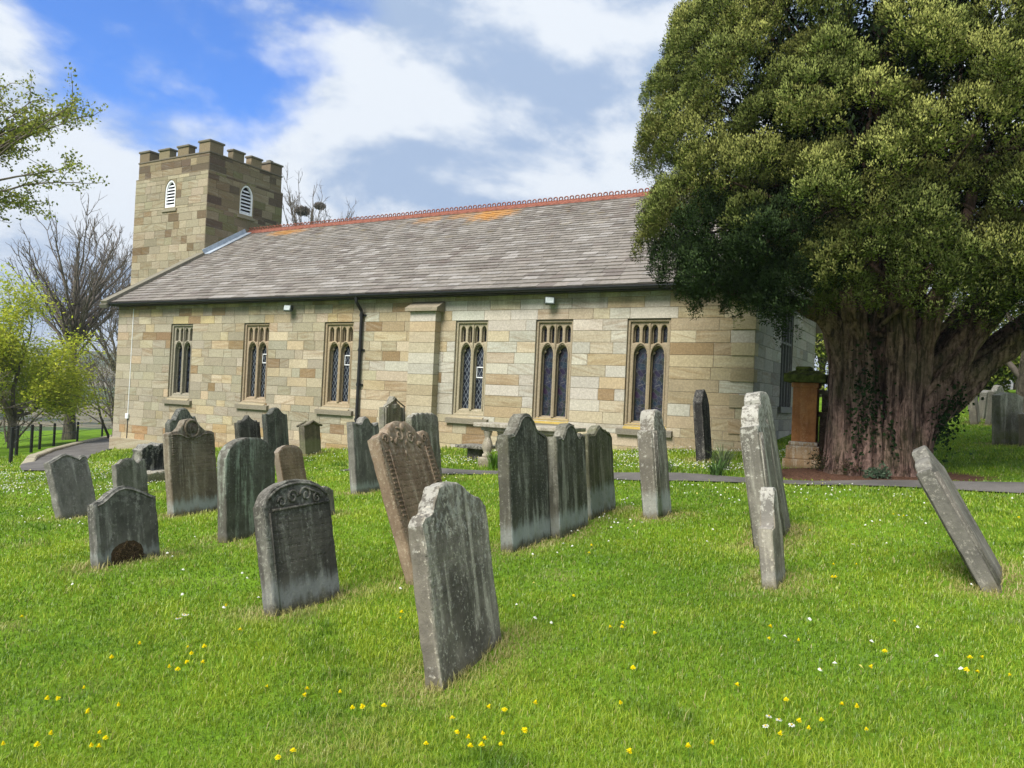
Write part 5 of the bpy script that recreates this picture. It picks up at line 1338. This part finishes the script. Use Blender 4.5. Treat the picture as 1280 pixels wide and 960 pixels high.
# branches inside the crown
tb = []
for k in range(70):
    c = np.array(lobes[ry.randint(len(lobes))][0]); s = np.array(yl(ry.uniform(-.8, .9), ry.uniform(-.5, .8), ry.uniform(2.4, 5)))
    m_ = (s * .5 + c * .5) + np.array((0, 0, .35)); tb.append((np.array([s, s * .75 + m_ * .25 + ry.normal(0, .08, 3), m_, c]), np.array([.07, .055, .04, .015]), 5))
tubes_mesh('branches', tb, [M['yewbark']], yew)
# ivy on the trunk
C = []
for (pxx, py, b, n_, sx_, sz_) in ((1058,500,-.70,300,.14,.5),(1084,565,-.72,220,.06,.3),(1150,525,-.72,260,.13,.25),(1166,490,-.7,160,.12,.18),(1046,520,-.6,160,.10,.45)):
    u, z = px2(pxx, py, b); C.append(np.c_[u + ry.normal(0, sx_, n_), b + ry.normal(0, .05, n_), np.abs(z + ry.normal(0, sz_, n_))])
C = np.concatenate(C); n = len(C); Wd = np.stack([RH[0] * C[:, 0] + FH[0] * C[:, 1], RH[1] * C[:, 0] + FH[1] * C[:, 1], C[:, 2]], -1)
e1 = ry.normal(0, 1, (n, 3)); e1 += np.array((-.2, 0, 0)); e1 /= np.linalg.norm(e1, axis=1)[:, None]; e2 = np.cross(e1, ry.normal(0, 1, (n, 3))); e2 /= np.linalg.norm(e2, axis=1)[:, None]
s = .035 * ry.uniform(.6, 1.3, (n, 1)); V = np.stack([Wd - e1 * s, Wd + e2 * s * .8, Wd + e1 * s, Wd - e2 * s * .8], 1)
link('ivy', mesh_from('ivy', V.reshape(-1, 3), np.arange(n * 4).reshape(-1, 4), [M['leaf']], vcol=np.repeat(np.array((0.022, 0.045, 0.016)) * ry.uniform(.5, 1.6, (n, 1)), 4, 0)), yew)

# ------------------------------------------------------------------ other trees and shrubs
def grow(rng, p, d, L, r, lvl, out, tips, o):
    n = o['seg'][lvl]; P = [p]; q = np.array(d, float); pos = np.array(p, float)
    for i_ in range(n):
        q = q + rng.normal(0, o['wob'], 3) + np.array((0, 0, o['up'][lvl])); q /= np.linalg.norm(q)
        pos = pos + q * L / n; P.append(pos.copy())
    P = np.array(P); rad = r * np.linspace(1, o['tap'][lvl], n + 1)
    out.append((P, np.maximum(rad, o['rmin']), o['k'][lvl]))
    if lvl == len(o['seg']) - 1: tips.append((P[-1], q)); tips.append((P[len(P) // 2], q)); return
    for c in range(o['kids'][lvl]):
        t = rng.uniform(o['from'][lvl], 1.0) if c else 1.0
        f = t * n; i_ = min(int(f), n - 1); pp_ = P[i_] + (P[i_ + 1] - P[i_]) * (f - i_)
        dd = P[i_ + 1] - P[i_]; dd /= np.linalg.norm(dd)
        side = np.cross(dd, rng.normal(0, 1, 3)); side /= np.linalg.norm(side) + 1e-9
        a = o['ang'][lvl] * rng.uniform(.6, 1.25) * (.45 if c == 0 else 1)
        nd = dd * math.cos(a) + side * math.sin(a)
        rr_ = np.interp(t, [0, 1], [r, r * o['tap'][lvl]]) * (.8 if c == 0 else .62)
        grow(rng, pp_, nd, L * o['len'][lvl] * rng.uniform(.75, 1.15) * (1.15 - .3 * t if c else 1), rr_, lvl + 1, out, tips, o)
BARE = dict(seg=[5, 5, 4, 3, 3, 2], kids=[7, 6, 4, 4, 3], ang=[.75, .72, .65, .6, .6], up=[0, .05, .05, .06, .06, .05], wob=.09, tap=[.65, .5, .5, .5, .5, .5], k=[9, 7, 5, 4, 3, 3], rmin=.014, len=[1.0, .74, .66, .6, .55])
BARE['from'] = [.55, .3, .3, .25, .2]
LEAFY = dict(seg=[5, 4, 4, 3, 2], kids=[7, 5, 5, 4], ang=[.9, .7, .65, .6], up=[0, .03, .0, -.02, -.04], wob=.1, tap=[.6, .5, .5, .5, .4], k=[9, 6, 5, 4, 3], rmin=.008, len=[.85, .7, .65, .55])
LEAFY['from'] = [.35, .3, .25, .2]
def tree(name, x, y, o, seed, L, r, label, cat='tree', group=None, leaf=None, d0=(0, 0, 1), z=None, stems=1, bark='bark', zmin=-9):
    rng = np.random.RandomState(seed); z = gz(x, y) if z is None else z
    e = empty(name, (x, y, z), label=label, cat=cat, group=group)
    out = []; tips = []
    for s in range(stems):
        dd = np.array(d0, float) + (rng.normal(0, .35, 3) if stems > 1 else 0); dd[2] = abs(dd[2]); dd /= np.linalg.norm(dd)
        grow(rng, (rng.normal(0, .12) if stems > 1 else 0, rng.normal(0, .12) if stems > 1 else 0, -.3), dd, L * (rng.uniform(.7, 1.1) if stems > 1 else 1), r, 0, out, tips, o)
    out = [t for t in out if t[2] >= 7 or min(t[0][-1][2], t[0][0][2]) > zmin]
    tr = [t for t in out if t[2] >= 7]; tw = [t for t in out if t[2] < 7]
    tubes_mesh('trunk', tr, [M[bark]], e); tubes_mesh('twigs', tw, [M['twig']], e)
    if leaf:
        n_, size, cols, spr, keepf = leaf
        T = np.array([t[0] for t in tips]); D = np.array([t[1] for t in tips])
        k = np.array([keepf(q) for q in T]); T, D = T[k], D[k]
        c = np.repeat(T, n_, 0) + rng.normal(0, spr, (len(T) * n_, 3)); n = len(c)
        e1 = rng.normal(0, 1, (n, 3)); e1[:, 2] *= .6; e1 /= np.linalg.norm(e1, axis=1)[:, None]
        e2 = np.cross(e1, rng.normal(0, 1, (n, 3)) * .5 + np.array((0, 0, 1))); e2 /= np.linalg.norm(e2, axis=1)[:, None]
        s = size * rng.uniform(.6, 1.3, (n, 1)); V = np.stack([c - e1 * s, c + e2 * s * .6, c + e1 * s, c - e2 * s * .6], 1)
        ci = np.array(cols)[rng.randint(len(cols), size=n)] * rng.uniform(.75, 1.3, (n, 1))
        link('leaves', mesh_from('leaves', V.reshape(-1, 3), np.arange(n * 4).reshape(-1, 4), [M['leaf']], vcol=np.repeat(np.clip(ci, 0, 1), 4, 0)), e)
    return e
LIME = [(0.42, 0.47, 0.05), (0.52, 0.54, 0.07), (0.32, 0.39, 0.05)]
LOWT = dict(LEAFY); LOWT['ang'] = [1.15, .8, .7, .6]; LOWT['len'] = [1.05, .75, .65, .55]; LOWT['from'] = [.45, .3, .25, .2]; LOWT['up'] = [0, .02, -.02, -.05, -.08]
HIGH = dict(LEAFY); HIGH['from'] = [.72, .3, .25, .2]; HIGH['up'] = [0, .04, .03, .02, .0]; HIGH['ang'] = [1.1, .75, .65, .6]
anyk = lambda q: True
def round_bare(x, y, fork, cz, rx, rz, r0, nb, seed, label):
    """bare tree with a rounded crown: limbs fan from the fork to the crown's shell and split into upswept twigs"""
    q = np.random.RandomState(seed); z = gz(x, y)
    e = empty('bare_tree', (x, y, z), label=label, cat='tree', group='bare trees round the church')
    tt = np.linspace(0, 1, 9); top = cz + rz * .45
    ax_ = np.stack([.12 * np.sin(tt * 5 + seed), .12 * np.cos(tt * 4), -.3 + (top + .3) * tt], -1)
    tr = [(ax_, r0 * (1 - .78 * tt) + .10 * np.exp(-tt / .04), 10)]; tw = []
    def curve(S, T, sag, n, w):
        m_ = S * .45 + T * .55; m_[2] -= sag; t = np.linspace(0, 1, n)[:, None]
        Q = (1 - t) ** 2 * S + 2 * t * (1 - t) * m_ + t ** 2 * T; Q[1:-1] += q.normal(0, w, (n - 2, 3)); return Q
    for k in range(nb):
        d = q.normal(0, 1, 3); d /= np.linalg.norm(d); d[2] = d[2] * .75 + .25; R_ = q.uniform(.72, 1.0)
        T = np.array((d[0] * rx * R_, d[1] * rx * R_, cz + d[2] * rz * R_)); hs = np.clip(fork + (T[2] - fork) * q.uniform(.15, .5), fork, top)
        S = np.array([np.interp(hs, ax_[:, 2], ax_[:, i_]) for i_ in (0, 1, 2)]); big = k < nb * .35
        Q = curve(S, T, .12 * rx * q.uniform(.2, 1), 9, .05); ra = r0 * (.34 if big else .2); tw.append((Q, np.linspace(ra, .02, 9), 6))
        for j_ in range(9):
            i_ = q.randint(3, 9); p = Q[i_]; dd = p - np.array((0, 0, fork + .3 * (cz - fork))); dd /= np.linalg.norm(dd); dd = dd + q.normal(0, .45, 3) + np.array((0, 0, .35)); dd /= np.linalg.norm(dd)
            L_ = q.uniform(.12, .30) * rx; P2 = curve(p, p + dd * L_, .06 * L_, 5, .02); tw.append((P2, np.linspace(.026, .012, 5), 4))
            for g_ in range(4):
                i2 = q.randint(1, 5); d3 = dd + q.normal(0, .5, 3) + np.array((0, 0, .3)); d3 /= np.linalg.norm(d3); L3 = L_ * q.uniform(.3, .6)
                tw.append((np.array([P2[i2], P2[i2] + d3 * L3 * .5 + q.normal(0, .02, 3), P2[i2] + d3 * L3]), np.array([.014, .011, .007]), 3))
    tubes_mesh('trunk', tr, [M['bark']], e); tubes_mesh('twigs', tw, [M['twig']], e)
round_bare(-48.8, 28.7, 4.4, 9.8, 4.1, 4.6, .36, 58, 4, 'tall bare round-crowned tree beyond the drive, left of the tower')
round_bare(-51.2, 51.0, 8.0, 15.6 - gz(-51.2, 51.0), 4.4, 4.6, .4, 64, 9, 'distant bare tree holding two nests, behind the roof ridge beside the tower')
tree('bare_tree', -62.0, 41.0, BARE, 15, 5.6, .30, 'thin distant bare tree just left of the tower', group='bare trees round the church')
tree('leafing_tree', -41.5, 21.6, LOWT, 31, 2.55, .24, 'small tree in bright lime spring leaf beside the railing at the left', leaf=(34, .08, LIME, .36, lambda q: q[2] > 2.0))
def side_tree():
    q = np.random.RandomState(12); x, y = -18.3, 6.7; z = gz(x, y)
    e = empty('leafing_tree', (x, y, z), label='tree just off the left edge with leafing branches reaching into the sky', cat='tree')
    tr = [(np.array([(0, 0, -.3), (.05, .05, 2), (.0, .1, 4.2), (.1, 0, 5.6)]), np.array([.24, .19, .14, .08]), 9)]; tw = []; pts = []
    up0 = -z
    for k in range(44):
        d = q.normal(0, 1, 3); d /= np.linalg.norm(d); rr_ = q.uniform(.55, 1) ** .6
        ac, bc, zc = 1.85 + d[0] * 2.45 * rr_, d[1] * 1.7 * rr_, 6.05 + up0 + d[2] * 1.6 * rr_
        T = np.array((RH[0] * ac + FH[0] * bc, RH[1] * ac + FH[1] * bc, zc)); S = np.array((.03, .05, q.uniform(4.0, 5.4)))
        m1 = S * .62 + T * .38 + np.array((0, 0, .35)); m2 = S * .25 + T * .75 + np.array((0, 0, .25))
        P = np.array([S, m1, m2, T]); tt = np.linspace(0, 1, 12); Q = np.stack([np.interp(tt, [0, .35, .75, 1], P[:, i_]) for i_ in range(3)], -1)
        for _ in range(3): Q[1:-1] = (Q[:-2] + 2 * Q[1:-1] + Q[2:]) / 4
        Q += np.cumsum(q.normal(0, .02, Q.shape), 0); tw.append((Q, np.linspace(.045, .008, 12), 5))
        for w_ in range(13):
            i_ = q.randint(4, 12); p = Q[i_]; dd = (Q[i_] - Q[i_ - 1]); dd /= np.linalg.norm(dd); dd = dd + q.normal(0, .55, 3); dd /= np.linalg.norm(dd); L_ = q.uniform(.3, .75)
            tip = p + dd * L_ + np.array((0, 0, -.05)); mid = p + dd * L_ * .5 + q.normal(0, .03, 3); tw.append((np.array([p, mid, tip]), np.array([.010, .007, .004]), 3))
            for s_ in np.linspace(.15, 1, 6): pts.append(p + dd * L_ * s_)
    tubes_mesh('trunk', tr, [M['bark']], e); tubes_mesh('branches', tw, [M['twig']], e)
    c = np.repeat(np.array(pts), 8, 0); n = len(c); c = c + q.normal(0, .06, (n, 3))
    e1 = q.normal(0, 1, (n, 3)); e1 /= np.linalg.norm(e1, axis=1)[:, None]; e2 = np.cross(e1, q.normal(0, 1, (n, 3))); e2 /= np.linalg.norm(e2, axis=1)[:, None]
    s_ = .034 * q.uniform(.6, 1.3, (n, 1)); V = np.stack([c - e1 * s_, c + e2 * s_ * .6, c + e1 * s_, c - e2 * s_ * .6], 1)
    ci = np.array([(0.22, 0.26, 0.05), (0.30, 0.31, 0.07), (0.15, 0.19, 0.04)])[q.randint(3, size=n)] * q.uniform(.75, 1.3, (n, 1))
    link('leaves', mesh_from('leaves', V.reshape(-1, 3), np.arange(n * 4).reshape(-1, 4), [M['leaf']], vcol=np.repeat(np.clip(ci, 0, 1), 4, 0)), e)
side_tree()
SHR = dict(seg=[5, 4, 3, 2], kids=[5, 4, 4], ang=[.6, .6, .6], up=[.02, .0, .0, 0], wob=.14, tap=[.5, .5, .5, .5], k=[7, 5, 4, 3], rmin=.009, len=[.75, .65, .6]); SHR['from'] = [.3, .25, .2]
tree('shrub', -44.5, 28.8, SHR, 41, 3.0, .09, 'bare many-stemmed shrub against the west corner of the church', 'shrub', 'shrubs beyond the drive', stems=6, d0=(.5, .3, 1), leaf=(2, .05, [(0.13, 0.13, 0.04)], .15, anyk))
tree('shrub', -36.5, 17.2, SHR, 43, 2.4, .06, 'brown twiggy shrub behind the railing below the lime-green tree', 'shrub', 'shrubs beyond the drive', stems=6, leaf=(3, .045, [(0.10, 0.10, 0.035), (0.14, 0.12, 0.06)], .15, anyk))
tree('shrub', -33.5, 14.6, SHR, 44, 2.6, .06, 'dense olive shrub at the left edge behind the end of the railing', 'shrub', 'shrubs beyond the drive', stems=7, leaf=(4, .045, [(0.09, 0.11, 0.035), (0.12, 0.12, 0.05)], .15, anyk))
tree('shrub', -52.0, 27.0, SHR, 45, 3.6, .07, 'grey twiggy shrub at the foot of the tall bare tree', 'shrub', 'shrubs beyond the drive', stems=7, leaf=(3, .06, [(0.11, 0.12, 0.045), (0.15, 0.13, 0.07)], .2, anyk))
tree('shrub', -58.0, 38.0, SHR, 46, 3.8, .07, 'pale budding shrub seen between the bare tree and the church corner', 'shrub', 'shrubs beyond the drive', stems=7, leaf=(4, .07, [(0.24, 0.21, 0.13), (0.17, 0.16, 0.08)], .25, anyk))
# bright trees beyond the yew
GRN = [(0.22, 0.29, 0.04), (0.30, 0.36, 0.06), (0.15, 0.21, 0.04), (0.34, 0.36, 0.10)]
low = lambda q: True
BUSH = dict(LEAFY); BUSH['from'] = [.1, .2, .2, .2]
def round_tree(x, y, rx, rz, zc, n, cols, size, label, seed):
    q = np.random.RandomState(seed); z = gz(x, y)
    e = empty('green_tree', (x, y, z), label=label, cat='tree', group='bright green trees beyond the yew')
    nl = 26; lc = q.normal(0, 1, (nl, 3)); lc /= np.linalg.norm(lc, axis=1)[:, None]; lc *= np.array((rx, rx, rz)) * q.uniform(.35, .85, (nl, 1)); lr = q.uniform(.28, .5, nl) * rx
    k = q.randint(nl, size=n); d = q.normal(0, 1, (n, 3)); d /= np.linalg.norm(d, axis=1)[:, None]
    c = lc[k] + d * (lr[k] * q.uniform(.5, 1.05, n))[:, None]; c[:, 2] += zc
    kk = c[:, 2] > .05; c = c[kk]; dn = d[kk] * .8 + np.array((0, 0, .3)); n = len(c); e1 = q.normal(0, 1, (n, 3)); e1 /= np.linalg.norm(e1, axis=1)[:, None]; e2 = np.cross(e1, q.normal(0, 1, (n, 3))); e2 /= np.linalg.norm(e2, axis=1)[:, None]
    s = size * q.uniform(.6, 1.3, (n, 1)); V = np.stack([c - e1 * s, c + e2 * s * .6, c + e1 * s, c - e2 * s * .6], 1)
    ci = np.array(cols)[q.randint(len(cols), size=n)] * q.uniform(.7, 1.3, (n, 1))
    me = mesh_from('crown', V.reshape(-1, 3), np.arange(n * 4).reshape(-1, 4), [M['softleaf']], vcol=np.repeat(np.clip(ci, 0, 1), 4, 0))
    dn = dn + q.normal(0, .3, dn.shape); at_ = me.attributes.new('nrm', 'FLOAT_VECTOR', 'POINT'); at_.data.foreach_set('vector', np.repeat(dn / np.linalg.norm(dn, axis=1)[:, None], 4, 0).astype(np.float32).ravel())
    link('crown', me, e)
    tb = [(np.array([(0, 0, -.3), (.05, .02, zc * .5), (.1, 0, zc)]), np.array([.2, .16, .09]), 8)]
    for l in lc[:16]: tb.append((np.array([(0.03, 0, zc * q.uniform(.3, .8)), (l[0] * .5, l[1] * .5, zc + l[2] * .4), (l[0], l[1], zc + l[2])]), np.array([.08, .05, .02]), 5))
    tubes_mesh('trunk', tb, [M['bark']], e)
for i_, (x, y, rx, rz, zc, lab) in enumerate(((-7.0, 46, 3.0, 3.4, 3.4, 'bright spring-green tree seen between the pedestal and the yew trunk'), (-1.6, 43, 2.6, 2.6, 2.2, 'low bright green tree behind the whitish far gravestone'), (0.3, 40.5, 2.0, 1.6, 1.4, 'low green bush-like tree behind the slim pale far gravestones'), (2.2, 47, 3.6, 3.6, 3.8, 'taller yellow-green tree at the right edge, above the far gravestones'), (5.2, 41, 3.0, 3.2, 3.0, 'bright green tree just past the right edge'))):
    round_tree(x, y, rx, rz, zc, 15000, GRN, .085, lab, 60 + i_)
tree('ivy_tree', 1.55, 29.5, LEAFY, 71, 4.2, .2, 'grey-green trunked tree standing among the far gravestones at the right edge', leaf=(4, .06, GRN, .2, lambda q: q[2] > 3))

# rooks' nests in the bare tree
def nest(x, y, z, r, label):
    m = MB(); q = np.random.RandomState(int(r * 1000))
    for i_ in range(420):
        d = q.normal(0, 1, 3); d /= np.linalg.norm(d); p = d * r * q.uniform(.4, 1.1) * np.array((1, 1, .55)); t_ = np.cross(d, q.normal(0, 1, 3)); t_ /= np.linalg.norm(t_)
        m.tube([p - t_ * r * .5, p + t_ * r * .5], .02, 3, cap=False)
    o = m.build('nest', M['twig'], loc=(x, y, z)); tag(o, label, 'nest', 'rook nests in the bare tree')
nest(-51.87, 50.5, 17.5, .62, 'lower wider dark nest on the left in the distant bare tree')
nest(-50.52, 51.27, 18.0, .48, 'upper smaller greenish nest on the right in the distant bare tree')

# low planting at the foot of the yew
def bush(x, y, rx, ry_, rz, n, cols, size, label, name='shrub'):
    q = np.random.RandomState(int(abs(x * 91 + y * 17))); z = gz(x, y)
    d = q.normal(0, 1, (n, 3)); d /= np.linalg.norm(d, axis=1)[:, None]; d[:, 2] = np.abs(d[:, 2])
    c = d * np.array((rx, ry_, rz)) * q.uniform(.35, 1.05, (n, 1)) * (1 + .25 * np.sin(d[:, :1] * 5 + d[:, 1:2] * 4))
    e1 = d + q.normal(0, .7, (n, 3)); e1 /= np.linalg.norm(e1, axis=1)[:, None]; e2 = np.cross(e1, q.normal(0, 1, (n, 3))); e2 /= np.linalg.norm(e2, axis=1)[:, None]
    s = size * q.uniform(.6, 1.3, (n, 1)); V = np.stack([c - e1 * s, c + e2 * s * .5, c + e1 * s, c - e2 * s * .5], 1)
    ci = np.array(cols)[q.randint(len(cols), size=n)] * q.uniform(.6, 1.4, (n, 1))
    e = empty(name, (x, y, z), label=label, cat='shrub')
    link('leaves', mesh_from('leaves', V.reshape(-1, 3), np.arange(n * 4).reshape(-1, 4), [M['leaf']], vcol=np.repeat(ci, 4, 0)), e)
    m = MB()
    for k in range(9):
        p = c[q.randint(n)] * .9; m.tube([(0, 0, -.05), p * .5 + q.normal(0, .04, 3), p], np.array([.012, .009, .005]), 4)
    m.build('stems', M['twig'], e)
bush(-2.05, 15.45, .42, .32, .42, 2200, [(0.06, 0.062, 0.028), (0.10, 0.065, 0.045), (0.045, 0.055, 0.025)], .022, 'brownish low shrub between the pedestal and the yew roots')
bush(-1.62, 15.05, .34, .25, .30, 1500, [(0.07, 0.065, 0.03), (0.11, 0.075, 0.05)], .02, 'brownish low shrub spreading in front of the yew roots')
bush(-1.25, 14.72, .22, .2, .20, 380, [(0.09, 0.14, 0.085), (0.12, 0.17, 0.11)], .035, 'small grey-green leafy plant on the bare soil under the yew', 'leafy_plant')

# ------------------------------------------------------------------ thin air
m = MB(); m.box(-3600, 3600, -3600, 3600, -40, 130)
hz_ = NT('haze_air'); pv = hz_.n('ShaderNodeVolumePrincipled'); pv.inputs['Color'].default_value = (0.72, 0.82, 0.95, 1); pv.inputs['Density'].default_value = 0.0004; pv.inputs['Anisotropy'].default_value = 0.2
hz_.t.links.new(pv.outputs[0], hz_.out.inputs['Volume'])
tag(m.build('haze', hz_.mat), kind='stuff')
# ------------------------------------------------------------------ light, sky, camera
w = bpy.data.worlds.new('World'); SC.world = w; w.use_nodes = True
t = w.node_tree; t.nodes.clear()
W_ = NT.__new__(NT); W_.t = t
out = t.nodes.new('ShaderNodeOutputWorld'); bg = t.nodes.new('ShaderNodeBackground')
SUN_EL, SUN_AZ = R(46), R(188)                          # high and a little west of south, behind thin cloud
sky = W_.n('ShaderNodeTexSky', sky_type='NISHITA', sun_disc=False, sun_elevation=SUN_EL, sun_rotation=SUN_AZ)
sky.altitude = 60; sky.air_density = 1.0; sky.dust_density = 0.6; sky.ozone_density = 2.0
co = W_.coord('Generated'); x, y, z = W_.sep(co)
zz = W_.math('ADD', W_.math('MAXIMUM', z, 0.0), 0.16)
pl = W_.comb(W_.math('DIVIDE', x, zz), W_.math('DIVIDE', y, zz), 0.0)
v3 = W_.comb(x, y, W_.math('MULTIPLY', z, 1.9))
n1 = W_.noise(W_.mapping(v3, loc=(2.3, 6.1, 0)), 3.1, 10, 0.56, 0.25)
nu = W_.noise(W_.mapping(v3, loc=(2.3, 6.1, 0.11)), 3.1, 10, 0.56, 0.25)
n2 = W_.noise(W_.mapping(v3, loc=(5.1, 2.7, 0)), 2.2, 6, 0.55, 0.3)
def dot(v):
    v = Vector(v).normalized(); return W_.math('ADD', W_.math('ADD', W_.math('MULTIPLY', x, v.x), W_.math('MULTIPLY', y, v.y)), W_.math('MULTIPLY', z, v.z))
hole = W_.math('MAXIMUM', W_.ramp(dot((-.885, .655, .52)), 0.968, 0.997), W_.math('MULTIPLY', W_.ramp(dot((-.92, .62, .40)), 0.984, 0.999), 0.7))
cov = W_.math('SUBTRACT', W_.math('ADD', W_.math('MULTIPLY', n1, 2.8), -0.40), W_.math('MULTIPLY', hole, 0.85))
cov = W_.ramp(cov, 0.0, 0.55)
n4 = W_.noise(W_.mapping(v3, loc=(1.2, 8.7, 3)), 6.5, 8, 0.58, 0.3)
rel = W_.math('ADD', W_.math('MULTIPLY', W_.math('SUBTRACT', n1, nu), 2.2), W_.math('ADD', W_.math('MULTIPLY', n2, 0.42), W_.math('MULTIPLY', n4, 0.62)))
lum = W_.ramp(rel, 0.30, 0.68)
cloud = W_.mix(lum, (1.10, 1.45, 2.05), (2.4, 2.55, 2.75))
blue = W_.mix(1.0, sky.outputs[0], (0.17, 0.36, 0.66), 'MULTIPLY')
fin = W_.mix(cov, blue, cloud)
W_.set(bg.inputs[0], fin); bg.inputs[1].default_value = 0.115
t.links.new(bg.outputs[0], out.inputs[0])

sl_ = bpy.data.lights.new('sun', 'SUN'); sl_.energy = 2.1; sl_.angle = R(30); sl_.color = (1.0, 0.95, 0.87)
so = bpy.data.objects.new('sun', sl_); COL.objects.link(so)
sd = Vector((math.sin(SUN_AZ) * math.cos(SUN_EL), math.cos(SUN_AZ) * math.cos(SUN_EL), math.sin(SUN_EL)))
so.rotation_euler = (-sd).to_track_quat('-Z', 'Y').to_euler(); so.location = (0, -20, 30)

cam = bpy.data.cameras.new('camera'); cam.sensor_width = 36; cam.lens = 27.504; cam.clip_end = 8000; cam.clip_start = .05
cobj = bpy.data.objects.new('camera', cam); COL.objects.link(cobj)
f = Vector((-0.5026417534938024, 0.8643129548633134, 0.017730868566529473)); r_ = Vector((0.8639417541637331, 0.5014810048816248, 0.04605917015543663)); u_ = Vector((-0.030917843669430366, -0.03846969974361215, 0.9987813420085845))
mw = Matrix((r_, u_, -f)).transposed().to_4x4(); mw.translation = (0, 0, 1.65); cobj.matrix_world = mw
SC.camera = cobj
SC.view_settings.view_transform = 'Standard'; SC.view_settings.look = 'None'; SC.view_settings.gamma = 1; SC.view_settings.exposure = 1.68
SC.view_settings.use_curve_mapping = False
SC.cycles.max_bounces = 6; SC.cycles.diffuse_bounces = 3; SC.cycles.transmission_bounces = 3; SC.cycles.transparent_max_bounces = 4
SC.cycles.use_denoising = True
